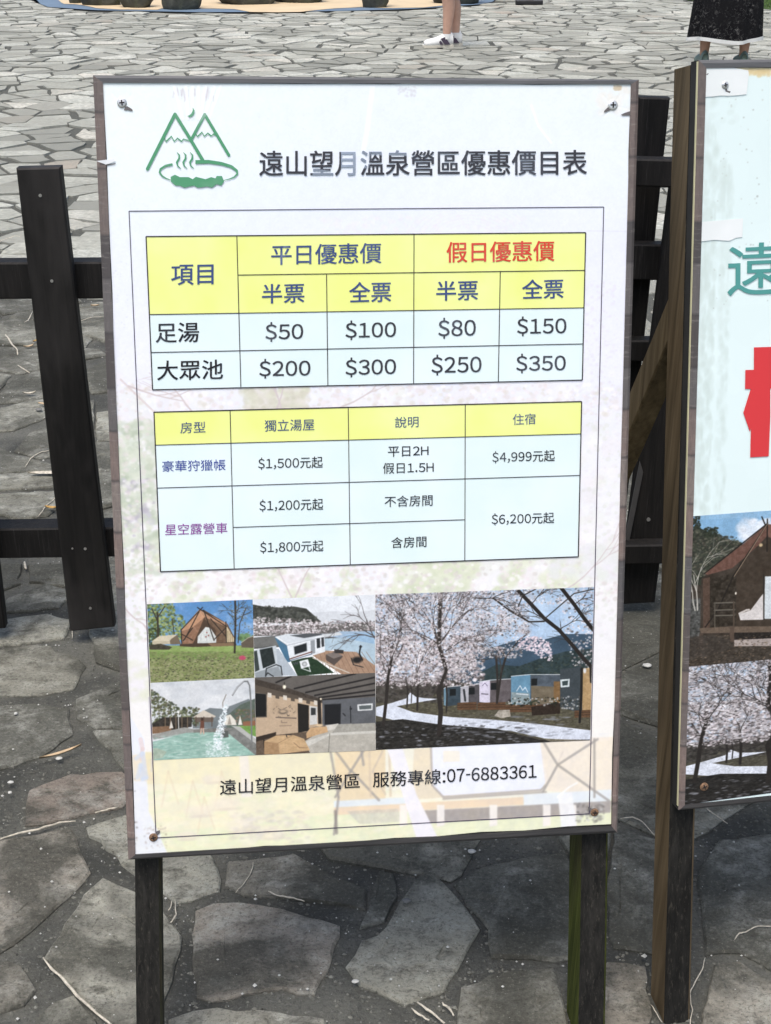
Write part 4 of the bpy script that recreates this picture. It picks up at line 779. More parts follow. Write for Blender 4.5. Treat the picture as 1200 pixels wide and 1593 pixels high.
zg = lambda x, y: (570+x/4.2857, 1175+y/4.2857)
TX += [('遠山望月溫泉營區', q4(zf(55, 148), zf(1022, 101), zf(1022, 205), zf(55, 253)), 'black', .004), ('服務專線:', q4(zg(45, 113), zg(528, 90), zg(528, 190), zg(45, 214)), 'black', .004),
       ('07-6883361', q4(zg(540, 93), zg(1135, 63), zg(1135, 149), zg(540, 180)), 'black', .006)]
for body, quad, ink, bold in TX: B1.text(body, quad, O2, INK[ink], poster, '%s printed lettering reading %s' % ({'dark': 'dark grey', 'navy': 'navy blue'}.get(ink, ink), body), bold)
# logo
zl = lambda x, y: (130+x/4, 90+y/4)
L = []
def rib(pts, wd): return B1.ribbon([zl(*p) for p in pts], [x/4 for x in wd] if hasattr(wd, '__len__') else wd/4)
def disc(x, y, r, n=12): return [[zl(x+r*math.cos(2*math.pi*k/n), y+r*math.sin(2*math.pi*k/n)) for k in range(n)]]
L += rib([(398, 692), (570, 350)], 20)+rib([(570, 350), (665, 505), (745, 640)], 20)+rib([(668, 515), (755, 352)], 18)+rib([(755, 352), (830, 478), (905, 605)], 18)
for x, y in ((398, 692), (570, 350), (755, 352), (905, 605)): L += disc(x, y, 9.5)
L += rib([(505, 500), (513, 522), (548, 488), (566, 520), (585, 500), (612, 520), (622, 505), (645, 512), (668, 516)], 9)
L += rib([(698, 470), (710, 490), (738, 462), (752, 488), (775, 468), (795, 486), (810, 474), (835, 484)], 9)
L += [[zl(*p) for p in ((680, 308), (692, 328), (690, 348), (676, 364), (660, 369), (645, 362), (660, 357), (672, 346), (680, 328))]]
L += rib([(555, 662), (510, 672), (480, 692), (474, 712), (490, 735), (515, 750), (543, 760)], [14, 14, 13, 12, 10, 7, 4])
L += rib([(697, 648), (780, 646), (860, 658), (920, 676), (955, 702), (958, 722), (938, 742), (905, 755), (872, 762)], [24, 22, 20, 18, 15, 12, 9, 6, 3])
for x in (585, 625, 667): L += rib([(x-3, 588), (x+12, 605), (x+10, 628), (x-4, 650), (x+2, 672), (x+22, 690)], [3, 9, 12, 12, 8, 3])
RK = [(543, 740), (570, 727), (600, 742), (655, 742), (680, 755), (700, 740), (760, 755), (795, 742), (822, 750), (830, 735), (862, 735), (875, 768), (858, 795), (830, 785), (800, 808), (770, 800), (740, 805), (710, 808), (690, 795), (660, 800), (630, 808), (600, 795), (575, 795), (545, 770)]
L += [[zl(*p) for p in RK]]
B1.flat('logo', L, O2, INK['green'], poster)['label'] = 'green line emblem of two peaks, a moon and a steaming pool'
# photographs
z5 = lambda x, y: (200+x/3, 880+y/3)
z6 = lambda x, y: (560+x/3, 880+y/3)
PH = [('tent', [(87, 180), (580, 158), (588, 524), (103, 547)], 330, 250, paint_tent, z5, 'small photo of an orange lodge tent on grass'),
      ('pool', [(103, 547), (588, 524), (597, 884), (117, 908)], 330, 250, paint_pool, z5, 'small photo of a turquoise pool with a water spout'),
      ('caravan', [(580, 158), (1150, 135), (1152, 500), (590, 522)], 390, 260, paint_caravan, z5, 'photo of a white caravan beside a wooden deck'),
      ('bath', [(590, 522), (1152, 500), (1155, 862), (597, 884)], 390, 260, paint_bath, z5, 'photo of a stone bath under a dark beamed roof'),
      ('cherry', [(73, 135), (1093, 100), (1075, 815), (75, 860)], 700, 500, paint_cherry, z6, 'large photo of blossoming cherry trees along a pale path with cabins')]
for nm, quad, pw, ph, fn, zz, lb in PH:
    pc = Pic(quad, pw, ph); fn(pc); pc.photographic(*dict(tent=(2, .8, .03), pool=(2, .74, .022), caravan=(2, .8, .022), bath=(2, .8, .025), cherry=(1, .7, .03))[nm], gamma=dict(cherry=1.2, tent=.95, caravan=1.05, bath=1.05, pool=.95)[nm]); B1.photo([zz(*p) for p in quad], O1, m_print('photo_'+nm, pc.image('print_'+nm), .3), poster, lb)
# tears and folds in the sheet
M['tear'] = simple('torn_hole_showing_dark_board', (.13, .12, .12), .8, .2); M['white_curl'] = simple('white_vinyl_back', (.8, .82, .83), .5, .05)
B1.flat('tear', [[(195, 165.5), (199, 165.5), (206, 170), (206.8, 173), (199, 171.5), (193, 171.5)]], O2, M['tear'], poster)
B1.flat('tear', [[(947, 166), (951, 170.5), (944, 174), (939.5, 174.6), (941, 171.5)]], O2, M['tear'], poster)
B1.flat('tear', [[(966, 178.6), (972, 175.6), (981, 172.8), (981, 179.6), (969, 179.9)]], O2, M['tear'], poster)
B1.flat('tear', [[(241, 1298), (244, 1293), (249, 1291.5), (249, 1296), (244, 1301)]], O2, M['tear'], poster); B1.flat('tear', [[(915, 1255), (921, 1258), (926, 1257), (920, 1263), (916, 1260)]], O2, M['tear'], poster)
mb = MB(); mb.V = [B1.P(150, 250.5, .006), B1.P(165, 248.5, .003), B1.P(178, 247, .0023), B1.P(180, 251, .0023), B1.P(165, 256, .003)]; mb.F = [(0, 4, 1), (1, 4, 3, 2)]; mb.build('curled_edge', M['white_curl'], poster)
B1.flat('tear', [B1.ribbon([(165, 257), (180, 254.5), (194, 250)], [1.6, 1.4, .4])[0]], O2, M['tear'], poster)
for px, py, mm in ((190, 160, 'screw'), (953.5, 163.5, 'screw'), (239, 1302.5, 'rust'), (925, 1263.5, 'rust')): B1.screw(px, py, .0013, M[mm], sign1, .0052 if px < 930 else .0056)
# posts and rear struts
pl = B1.post((200, 500), (240, 500), (213, 1593), (254, 1593), -.0185, .045, M['post_front'], sign1, M['post_moss']); pl['label'] = 'blackened post with mossy edge under the left side'
pr = B1.post((927, 300), (965, 300), (900.5, 1593), (942, 1590), -.0185, .066, M['post_front'], sign1, M['algae']); pr['label'] = 'blackened post with bright green algae on its side'
def strut(B, p, t_top, parent, mat, wd, th, run):
    """brace from the back of a post down to the ground behind"""
    a = np.array(p); g_ = a.copy()+B.ey*0; hy = np.array([B.ey[0], B.ey[1], 0]); hy /= np.linalg.norm(hy); e = a+hy*run; e = np.array([e[0], e[1], -.02])
    dirv = (e-a)/np.linalg.norm(e-a); side = B.ex*th/2; up = np.cross(dirv, B.ex); up /= np.linalg.norm(up)
    mb = MB(); mb.plank([a+up*wd/2-side, a+up*wd/2+side, e+up*wd/2+side, e+up*wd/2-side], -up*wd); return mb.build('rear_strut', mat, parent)
for px in (222, 945): strut(B1, B1.P(px, 420, -.08), 0, sign1, M['black_wood'], .045, .03, .5)

# ================================================================ SIGN 2: the neighbouring board, cut by the frame
q2 = [(1098, 103), (1877, 96), (1800, 1140), (1064.5, 1252)]
B2 = Board(0.16160812731236823, 0.20852553946436295, 0.009198176036908182, 0.6751143337257045, 1.5720418777707026, 0.7286514429252108, q2)
# true corners of the second board from its pose (0.62 x 0.93 m)
def corner(B, sx, sz, w=.62, h=.929):
    p = B.o+B.ex*sx*w*B.k/2+B.ez*sz*h*B.k/2-EYE; d_ = p@FWD; return (600+FPX*(p@RT)/d_, 796.5-FPX*(p@UP)/d_)
O2c = [corner(B2, -1, 1), corner(B2, 1, 1), corner(B2, 1, -1), corner(B2, -1, -1)]
I2c = [corner(B2, -1, 1, .602, .911), corner(B2, 1, 1, .602, .911), corner(B2, 1, -1, .602, .914), corner(B2, -1, -1, .604, .914)]
B2.H = homog(I2c, [(0, 1), (1, 1), (1, 0), (0, 0)])
bx1 = (B2.P(*O2c[2])+B2.P(*O2c[3]))/2
sign2 = tag(empty('notice_board', (float(bx1[0]), float(bx1[1]-.02), 0)), 'taller standing white board at the right edge with teal and big red writing', 'sign')
sign2['label'] = 'pale board cut by the right edge, with teal character and big red character'
B2.slab(O2c, 0, .021, M['mdf'], 'backing_board', sign2)
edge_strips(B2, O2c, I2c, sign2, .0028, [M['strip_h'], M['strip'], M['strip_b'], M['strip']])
mb = MB(); mb.plank([B2.P(1085.2, 95, -.001), B2.P(1086.3, 95, -.001), B2.P(1056.2, 1130, -.001), B2.P(1055.4, 1130, -.001)], -B2.n*.004, .0002)
sl_ = B2.slab([(O2c[0][0]-.5, O2c[0][1]+2), (O2c[0][0]+.8, O2c[0][1]+2), (O2c[3][0]+.5, O2c[3][1]-6), (O2c[3][0]-.3, O2c[3][1]-6)], .0002, .004, M['yellow'], 'banner_edge', sign2, .0002)
def paint2(p):
    H, W = p.h, p.w; g = random.Random(14); yy = np.linspace(0, 1, H)[:, None]
    p.a[:] = np.array([228, 243, 241])/255; p.a += (fbm(H, W, 160, 71, 3)[..., None]-.5)*.035
    # glue smears left by old tape, running down the sheet
    for seed, x0, x1, y0, y1, a in ((1, 1100, 1118, 200, 800, .45), (2, 1118, 1128, 250, 330, .25), (3, 1124, 1140, 255, 800, .3), (4, 1085, 1100, 400, 800, .3), (5, 1100, 1150, 130, 200, .25), (6, 1090, 1110, 330, 480, .3)):
        r = random.Random(seed); dx = -(y1-y0)*.025
        for i in range(int((y1-y0)/3)):
            t = i/((y1-y0)/3); y = y0+(y1-y0)*t; x = x0+dx*t+r.uniform(0, x1-x0); p.dab(x, y, r.uniform(2, 7), r.uniform(4, 14), (206, 220, 214), a*r.uniform(.3, 1))
    p.scatter(60, (1100, 130, 1200, 480), (.6, 2), [(170, 176, 170), (196, 204, 196)], .5, 72)
    p.scatter(90, (1098, 104, 1240, 112), (4, 9), [(240, 226, 190), (232, 216, 176)], .5, 73); p.scatter(40, (1165, 108, 1200, 118), (2, 5), [(222, 200, 150)], .4, 74)
    p.scatter(40, (1098, 1190, 1100, 1240), (1, 2), [(90, 90, 90)], .4, 75)
p2 = Pic(I2c, 900, 1300); paint2(p2)
sheet2 = B2.flat('poster', [wavy([I2c[0], I2c[1], I2c[2], I2c[3]], .7, 14, 8)], .0012, m_print('worn_pale_vinyl_print', p2.image('notice_background'), .4), sign2); sheet2['label'] = 'pale cyan vinyl print with grey glue smears'
# teal character
zt = lambda x, y: (1120+x/13.275, 360+y/13.275)
INK['teal'] = m_ink('ink_teal', (84, 154, 148)); INK['bigred'] = m_ink('ink_big_red', (216, 62, 66))
B2.text('遠', [zt(165, 265), (1217, 376), (1215, 457.5), zt(165, 1330)], O2, INK['teal'], sheet2, 'teal printed character reading 遠', .014)
zr = lambda x, y: (900+x/3.983, 450+y/3.983)
rp = [zr(*p) for p in ((1088, 360), (1240, 354), (1240, 420), (1300, 420), (1262, 620), (1300, 1028), (1180, 1035), (1190, 790), (1180, 1036), (1065, 1042), (1072, 850), (1062, 882), (1022, 765), (1068, 618), (1033, 618), (1035, 500), (1088, 498))]
rp2 = [[zr(*p) for p in ((1088, 360), (1330, 352), (1330, 500), (1035, 500), (1088, 498))]]
polys = [[zr(*p) for p in q] for q in (((1088, 360), (1420, 350), (1400, 500), (1330, 610), (1088, 618)), ((1035, 500), (1088, 499), (1088, 618), (1033, 618)), ((1068, 618), (1190, 614), (1190, 790), (1074, 850), (1062, 882), (1022, 765)), ((1070, 840), (1190, 780), (1180, 1035), (1065, 1042)), ((1300, 700), (1420, 640), (1410, 1020), (1300, 1028)))]
B2.flat('lettering', polys, O2, INK['bigred'], sheet2)['label'] = 'big red bold character cut by the picture edge'
# photos on the second board
z7 = lambda x, y: (1000+x/3.065, 780+y/3.065)
def paint_lodge(s):
    s.fill([(180, 20), (1000, 20), (1000, 330), (180, 330)], (122, 178, 222), var=.03, cell=60)
    s.scatter(60, (470, 90, 620, 180), (14, 34), [(236, 240, 246), (216, 228, 240)], .5, 81); s.fill([(200, 70), (1000, 20), (1000, 60), (200, 90)], (150, 196, 230), .4)
    s.fill([(205, 160), (260, 120), (340, 160), (440, 190), (480, 200), (480, 400), (205, 400)], (58, 62, 50), var=.12, cell=12)
    s.scatter(1100, (200, 120, 470, 360), (3, 9), [(62, 68, 52), (88, 92, 72), (44, 48, 42), (120, 116, 96), (72, 66, 56)], .7, 82, keep=lambda x, y, g: y > 130+(x-230)*.2)
    s.scatter(150, (225, 70, 275, 130), (3, 8), [(56, 62, 44), (40, 46, 36)], .85, 83, keep=lambda x, y, g: g.random() < .6); s.scatter(120, (295, 125, 360, 170), (3, 8), [(56, 62, 44), (40, 46, 36)], .8, 84)
    s.fill([(205, 400), (1000, 400), (1000, 800), (205, 800)], (70, 60, 50), var=.12, cell=10, ax=.5); s.fill([(205, 470), (290, 460), (290, 640), (205, 660)], (82, 82, 78), var=.2, cell=7)
    g = random.Random(8)
    for x in (250, 262): s.branch(x, 520, -1.7, 170, 6, (196, 190, 176), g, 3)
    # cabin tent
    s.fill([(280, 370), (600, 110), (1000, 140), (1000, 640), (275, 640)], (70, 58, 48), var=.08, cell=20)
    s.fill([(296, 345), (470, 215), (600, 112), (606, 160), (560, 210), (430, 320), (310, 352)], (118, 78, 64), var=.07, cell=10)
    s.fill([(600, 112), (760, 112), (1000, 300), (1000, 380), (606, 170)], (132, 90, 74), var=.06); s.fill([(440, 330), (600, 180), (1000, 380), (1000, 640), (450, 640)], (72, 58, 46), var=.06, cell=16)
    s.fill([(288, 370), (322, 362), (322, 600), (290, 610)], (94, 70, 56), var=.07); s.fill([(322, 366), (450, 344), (450, 590), (322, 604)], (60, 50, 40), var=.12, cell=9)
    for a in (((575, 75), (590, 110)), ((602, 86), (600, 240)), ((604, 106), (440, 350), (360, 520), (300, 600)), ((296, 345), (600, 108))): s.line(a, 6, (38, 30, 26))
    s.line([(604, 106), (440, 360)], 3, (176, 150, 120))
    s.fill([(462, 540), (520, 520), (582, 440), (582, 566), (470, 568)], (214, 206, 200), var=.04); s.line([(465, 536), (500, 520), (512, 518)], 9, (206, 196, 186)); s.fill([(590, 360), (900, 350), (900, 566), (586, 562)], (206, 214, 216), var=.04)
    s.line([(584, 350), (584, 566)], 6, (50, 42, 36)); s.dab(570, 210, 10, 10, (210, 180, 130)); s.dab(448, 440, 5, 8, (230, 220, 200))
    for y in (486, 520, 546): s.line([(344, y), (442, y-2)], 6, (116, 108, 94)); s.line([(344, y+4), (442, y+2)], 2, (50, 42, 36))
    s.line([(346, 486), (346, 600)], 5, (100, 92, 78)); s.line([(438, 480), (438, 600)], 7, (90, 74, 60))
    s.fill([(270, 606), (420, 598), (1000, 596), (1000, 622), (430, 628), (280, 630)], (112, 92, 74), var=.06); s.fill([(430, 628), (1000, 620), (1000, 654), (432, 662)], (44, 36, 32), var=.1)
    s.fill([(270, 630), (290, 628), (290, 690), (272, 690)], (84, 68, 56)); s.fill([(418, 600), (440, 600), (440, 672), (420, 672)], (96, 76, 62)); s.fill([(440, 662), (1000, 640), (1000, 690), (440, 692)], (176, 160, 150), var=.06)
    s.scatter(900, (205, 640, 1000, 790), (2, 7), [(120, 98, 76), (84, 70, 56), (150, 124, 98), (58, 48, 42), (104, 92, 78)], .7, 86, .5); s.fill([(205, 645), (330, 640), (440, 670), (440, 700), (300, 740), (205, 745)], (66, 58, 52), .5, var=.1)
def paint_park2(s):
    # same picture as on the first board at a larger scale
    t = Pic([(75, 135), (1093, 100), (1075, 815), (75, 860)], 900, 620); paint_cherry(t, 141); return t.photographic(2, .55, .05, gamma=1.3)
tp = corner(B2, .99, .0, .602); xr = I2c[1][0]-35
qa = [(1073.5, 803.5), (1500, 772), (1492, 1000), (1067, 1037.7)]
pc = Pic([(225, 72), (1560, -20), (1530, 680), (205, 790)], 1000, 560); paint_lodge(pc); pc.photographic(3, .72, .035, gamma=1.05)
B2.photo(qa, O1, m_print('photo_lodge', pc.image('print_lodge'), .3), sheet2, 'photo of a reddish lodge tent with a porch')
qb = [(1067, 1037.7), (1492, 1000), (1485, 1195), (1064.5, 1252)]
B2.photo(qb, O1, m_print('photo_park', paint_park2(None).image('print_park'), .3), sheet2, 'photo of white cherry trees by pale caravans')
# tape patches
M['tape'] = m_yel('white_paper_tape', (.78, .82, .80), (.88, .90, .89))
zp = lambda x, y: (1030+x/7.06, 80+y/7.06)
B2.flat('tape_patch', [[zp(*p) for p in ((470, 200), (505, 165), (690, 160), (950, 210), (955, 260), (930, 470), (840, 482), (720, 488), (640, 485), (560, 495), (468, 500))]], O1+.0004, M['tape'], sheet2)['label'] = 'square of peeling white tape in the top corner'
zq = lambda x, y: (900+x/3.793, 80+y/3.793)
B2.flat('tape_patch', [[zq(*p) for p in ((730, 1005), (800, 1000), (880, 992), (972, 985), (968, 1095), (930, 1100), (890, 1118), (800, 1112), (722, 1122))]], O1+.0004, M['tape'], sheet2)['label'] = 'torn strip of white tape above the teal character'
B2.screw(zp(693, 370)[0], zp(693, 370)[1], .0018, M['screw'], sign2, .0042); B2.screw(z7(293, 1360)[0], z7(293, 1360)[1], .0018, M['rust'], sign2, .0055)
B2.flat('tear', [[zp(*p) for p in ((690, 400), (712, 400), (720, 430), (755, 440), (745, 458), (700, 440))]], O2, M['tear'], sheet2); B2.flat('tear', [[zp(*p) for p in ((488, 250), (510, 238), (512, 246), (494, 262))]], O2, M['tear'], sheet2)
po = B2.post((1076, 101), (1113, 99), (1034, 1575), (1074, 1573), -.0215, .055, M['post_front'], sign2, M['brown_wood']); po['label'] = 'weathered post, brown on its side and black in front'
r0, r1 = corner(B2, .93, .98), corner(B2, .93, -.98); r2, r3 = corner(B2, 1, .98), corner(B2, 1, -.98)
B2.post(r0, r2, r1, r3, -.0215, .055, M['post_front'], sign2, M['brown_wood'])
# rear struts: left one seen between the boards
nL = B2.ex; oL = B2.P(1076, 101, -.0215)+B2.ex*.004
def sp(px, py): return on(px, py, oL, nL)
ua, ub = sp(1043, 456), sp(981.6, 606); la, lb = sp(1040, 528), sp(983, 663)
def toz(a, b_, z): return a+(b_-a)*((z-a[2])/(b_[2]-a[2]))
ub2 = toz(ua, ub, -.02); lb2 = toz(la, lb, -.02); ua2 = ua-(ub-ua)/np.linalg.norm(ub-ua)*.03; la2 = la-(lb-la)/np.linalg.norm(lb-la)*.03
mb = MB(); mb.plank([ua2, ub2, lb2, la2], B2.ex*.03); st2 = mb.build('rear_strut', M['tan_wood'], sign2)
print('strut', ua, ub2, lb2)
mb = MB(); sh = B2.ex*.55; mb.plank([ua2+sh, ub2+sh, lb2+sh, la2+sh], B2.ex*.03); mb.build('rear_strut', M['brown_wood'], sign2)

# ================================================================ GROUND
m, nt, b = mat_new('lawn_soil'); n1 = noise(nt, coords(nt), 6, 6)
nt.links.new(ramp(nt, n1, [(.3, (.035, .06, .018)), (.7, (.07, .11, .03))]).outputs[0], b.inputs['Base Color']); b.inputs['Roughness'].default_value = .95; M['lawn'] = m
tag(mesh('ground', [(-400, -300, -.03), (400, -300, -.03), (400, 700, -.03), (-400, 700, -.03)], [(0, 1, 2, 3)], M['lawn']), kind='structure')
bed = tag(mesh('stone_pavement', [(-5, -1.5, 0), (5, -1.5, 0), (9.5, 19.5, 0), (-9.5, 19.5, 0)], [(0, 1, 2, 3)], M['mortar']), kind='structure')
g0, g1 = gnd(1030, -4), gnd(1200, 17)      # where the paving gives way to the lawn at the upper right
def lawn_side(x, y): return (x-g0[0])*(g1[1]-g0[1])-(y-g0[1])*(g1[0]-g0[0]) < 0 and x > 2.2 and y > 11
def floor_edge_y(x):
    xs = [p[0] for p in FE]; ys = [p[1] for p in FE]; return np.interp(x, xs, ys, left=99, right=99)
FE = [gnd(*p) for p in ((58, 2), (63, 8), (75, 13), (150, 18), (300, 21), (430, 21), (560, 18.5), (640, 16), (700, 12), (745, 9), (766, 5), (776, -3))]
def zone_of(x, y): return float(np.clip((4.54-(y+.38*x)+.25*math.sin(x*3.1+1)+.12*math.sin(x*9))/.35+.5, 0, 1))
TR = [  # stones of the near ground, outlines surveyed from the picture: (points, tint, warm)
 ([(-60, 1312), (37, 1297), (112, 1286), (128, 1327), (141, 1354), (108, 1391), (71, 1424), (22, 1465), (-60, 1505)], .85, .5),
 ([(160, 1361), (203, 1380), (255, 1415), (283, 1454), (268, 1521), (240, 1593), (190, 1610), (160, 1580), (123, 1543), (69, 1484), (100, 1432), (130, 1387)], 1.0, .05),
 ([(134, 1283), (194, 1264), (270, 1290), (330, 1328), (344, 1365), (342, 1382), (275, 1402), (203, 1352), (165, 1318)], .8, 0),
 ([(12, 1491), (33, 1500), (56, 1536), (37, 1560), (-30, 1585), (-40, 1505)], .6, .3),
 ([(40, 1612), (60, 1577), (82, 1556), (115, 1545), (150, 1585), (165, 1625), (150, 1680), (30, 1680)], .8, 0),
 ([(304, 1413), (330, 1402), (371, 1400), (433, 1409), (529, 1436), (529, 1452), (510, 1507), (490, 1542), (440, 1534), (379, 1542), (358, 1550), (306, 1548), (301, 1469)], .75, .55),
 ([(262, 1580), (300, 1567), (337, 1563), (433, 1571), (508, 1584), (515, 1660), (390, 1690), (262, 1680)], .7, .1),
 ([(354, 1338), (458, 1325), (517, 1361), (571, 1380), (569, 1411), (533, 1403), (467, 1396), (379, 1388), (350, 1373)], .35, .2),
 ([(650, 1360), (670, 1352), (720, 1402), (747, 1442), (730, 1470), (712, 1505), (690, 1540), (630, 1560), (560, 1530), (538, 1500), (562, 1462), (600, 1440), (622, 1400)], .7, 0),
 ([(705, 1372), (750, 1345), (880, 1320), (925, 1400), (905, 1485), (860, 1492), (765, 1485), (760, 1440)], .2, 0),
 ([(718, 1532), (765, 1510), (862, 1502), (885, 1590), (850, 1650), (700, 1650)], .4, .1),
 ([(1112, 1497), (1150, 1491), (1200, 1520), (1260, 1560), (1250, 1650), (1078, 1650), (1100, 1555)], .8, .35),
 ([(945, 1492), (1005, 1500), (1016, 1580), (990, 1640), (930, 1620), (925, 1540)], .6, .45),
 ([(960, 1280), (1022, 1303), (1026, 1400), (1020, 1480), (955, 1470), (940, 1380)], .15, 0),
 ([(1085, 1360), (1120, 1302), (1240, 1290), (1260, 1400), (1250, 1505), (1200, 1505), (1150, 1478), (1098, 1482)], .1, 0),
 ([(-40, 1015), (60, 1000), (123, 1022), (134, 1033), (115, 1068), (67, 1078), (-40, 1080)], .6, .05),
 ([(-40, 1097), (56, 1092), (108, 1100), (113, 1140), (60, 1175), (-40, 1207)], .1, 0),
 ([(45, 1227), (110, 1202), (192, 1198), (215, 1225), (190, 1252), (95, 1272), (38, 1281)], .25, .8),
 ([(118, 1085), (190, 1055), (230, 1080), (215, 1130), (150, 1130), (120, 1115)], .15, 0),
 ([(-30, 736), (85, 731), (120, 735), (120, 755), (-30, 760)], .55, 0),
 ([(-30, 766), (90, 762), (110, 775), (75, 800), (33, 806), (-30, 792)], .5, 0),
 ([(-20, 966), (20, 960), (75, 952), (112, 962), (100, 989), (30, 1001), (-20, 1004)], .75, 0),
 ([(-20, 876), (34, 874), (32, 905), (-20, 925)], .2, 0), ([(43, 877), (115, 874), (122, 912), (45, 903)], .4, 0),
 ([(10, 930), (72, 905), (125, 920), (92, 943), (10, 950)], .2, 0),
 ([(-20, 640), (45, 622), (90, 616), (80, 645), (20, 668), (-30, 672)], .5, 0), ([(22, 700), (45, 672), (90, 655), (140, 665), (120, 700), (60, 712)], .25, 0),
 ([(150, 640), (200, 632), (230, 655), (190, 680), (150, 685)], .6, 0), ([(590, 1352), (612, 1356), (618, 1392), (598, 1430), (560, 1440), (574, 1412), (580, 1380)], .2, 0),
]
def rough_poly(P, seg, amp, seed):
    g = random.Random(seed); out = []
    for i in range(len(P)):
        a, b_ = P[i], P[(i+1) % len(P)]; d_ = (b_[0]-a[0], b_[1]-a[1]); L = math.hypot(*d_); n = max(1, int(L/seg)); out.append(tuple(a))
        for k in range(1, n):
            t = k/n; o = g.gauss(0, amp); out.append((a[0]+d_[0]*t-d_[1]/L*o, a[1]+d_[1]*t+d_[0]/L*o))
    return out
def area(P): return .5*sum(P[i-1][0]*P[i][1]-P[i][0]*P[i-1][1] for i in range(len(P)))
def clip(P, px, py, nx, ny):
    """keep the side where (p - (px,py)) . n <= 0"""
    out = []
    for i in range(len(P)):
        a, b_ = P[i-1], P[i]; da = (a[0]-px)*nx+(a[1]-py)*ny; db = (b_[0]-px)*nx+(b_[1]-py)*ny
        if (da <= 0) != (db <= 0): t = da/(da-db); out.append((a[0]+(b_[0]-a[0])*t, a[1]+(b_[1]-a[1])*t))
        if db <= 0: out.append(b_)
    return out
stones = []    # (outline, zone, tint, warm, top z)
traced = []
for i, (pts, t, wm) in enumerate(TR):
    P = [tuple(gnd(x, y, .008)[:2]) for x, y in pts]
    if area(P) < 0: P = P[::-1]
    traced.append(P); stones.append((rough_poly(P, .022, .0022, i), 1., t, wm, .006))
tr_box = [(min(p[0] for p in P), max(p[0] for p in P), min(p[1] for p in P), max(p[1] for p in P)) for P in traced]
def inside(P, x, y):
    r = False
    for i in range(len(P)):
        (ax, ay), (bx, by) = P[i], P[i-1]
        if (ay > y) != (by > y) and x < (bx-ax)*(y-ay)/(by-ay)+ax: r = not r
    return r
# irregular slabs: relaxed-random seeds, cells cut by their neighbours' bisectors with a joint between
seeds = []; y = -.4; gr = random.Random(77)
while y < 19.2:
    sp_ = .33 if y < 4.3 else .2+.003*y; X = .34*y+1.9; x = -X
    while x < X:
        if gr.random() < .93: seeds.append((x+gr.uniform(-.5, .5)*sp_, y+gr.uniform(-.5, .5)*sp_))
        x += sp_*1.12
    y += sp_*.86
grid = {}
for i, (x, y) in enumerate(seeds): grid.setdefault((int(math.floor(x/.3)), int(math.floor(y/.3))), []).append(i)
for i, (x, y) in enumerate(seeds):
    if lawn_side(x, y) or y > floor_edge_y(x)-.08: continue
    bi, bj = int(math.floor(x/.3)), int(math.floor(y/.3)); nb = []
    for a in (-2, -1, 0, 1, 2):
        for c in (-2, -1, 0, 1, 2): nb += grid.get((bi+a, bj+c), [])
    nb = sorted((( seeds[j][0]-x)**2+(seeds[j][1]-y)**2, j) for j in nb if j != i)[:16]
    P = [(x-.36, y-.36), (x+.36, y-.36), (x+.36, y+.36), (x-.36, y+.36)]; zn = zone_of(x, y)
    for d2, j in nb:
        d_ = math.sqrt(d2); nx, ny = (seeds[j][0]-x)/d_, (seeds[j][1]-y)/d_; h_ = random.Random(min(i, j)*7919+max(i, j)); gap = h_.choice((.004, .006, .009, .014, .021))*(1.2 if zn < .5 else .62)
        tilt = h_.uniform(-.32, .32); sg = 1 if i < j else -1; ca, sa = math.cos(tilt), math.sin(tilt); rx, ry = nx*ca-ny*sa, nx*sa+ny*ca
        mx, my = (x+seeds[j][0])/2, (y+seeds[j][1])/2; P = clip(P, mx-rx*gap, my-ry*gap, rx, ry)
        if len(P) < 3: break
    if len(P) < 3: continue
    for P2, bb in zip(traced, tr_box):
        if len(P) < 3: break
        if bb[0]-.35 < x < bb[1]+.35 and bb[2]-.35 < y < bb[3]+.35:
            if inside(P2, x, y): P = []; break
            best = None
            for k in range(len(P2)):
                a, b_ = P2[k-1], P2[k]; ex_, ey_ = b_[0]-a[0], b_[1]-a[1]; L_ = math.hypot(ex_, ey_)
                nx, ny = ey_/L_, -ex_/L_           # outward for a counter-clockwise outline
                Q = clip(P, a[0]+nx*.007, a[1]+ny*.007, -nx, -ny)
                # keep only cuts that clear every corner of the traced stone
                ar = abs(area(Q)) if len(Q) > 2 else 0
                if best is None or ar > best[0]: best = (ar, Q)
            if best and best[0] < abs(area(P))*.999: P = best[1]
    if len(P) < 3 or abs(area(P)) < .0025: continue
    g = random.Random(i); near = y < 5.5
    if near: P = rough_poly(P, .035, .003, i)
    elif y < 13: P = rough_poly(P, .08, .007, i)
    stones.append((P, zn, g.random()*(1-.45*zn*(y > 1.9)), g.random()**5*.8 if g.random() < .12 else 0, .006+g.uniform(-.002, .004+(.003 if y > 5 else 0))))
def stone_geo(P, z, near, V, F):
    k = len(V); n = len(P); cx = sum(p[0] for p in P)/n; cy = sum(p[1] for p in P)/n; g = random.Random(int(cx*999))
    tx, ty = g.gauss(0, .006), g.gauss(0, .006); V += [(x, y, -.003) for x, y in P]
    if near:
        V += [(x, y, z*.45+(x-cx)*tx) for x, y in P]; V += [(cx+(x-cx)*.965, cy+(y-cy)*.965, z+(x-cx)*tx+(y-cy)*ty+g.gauss(0, .0006)) for x, y in P]
        V += [(cx+(x-cx)*.55, cy+(y-cy)*.55, z+.001+(x-cx)*tx+(y-cy)*ty+g.gauss(0, .0012)) for x, y in P]; rows = 4
    else: V += [(x, y, z+(x-cx)*tx+(y-cy)*ty) for x, y in P]; rows = 2
    for r_ in range(rows-1):
        for j in range(n): a, c = k+r_*n+j, k+r_*n+(j+1) % n; F.append((a, c, c+n, a+n))
    F.append(tuple(k+(rows-1)*n+j for j in range(n)))
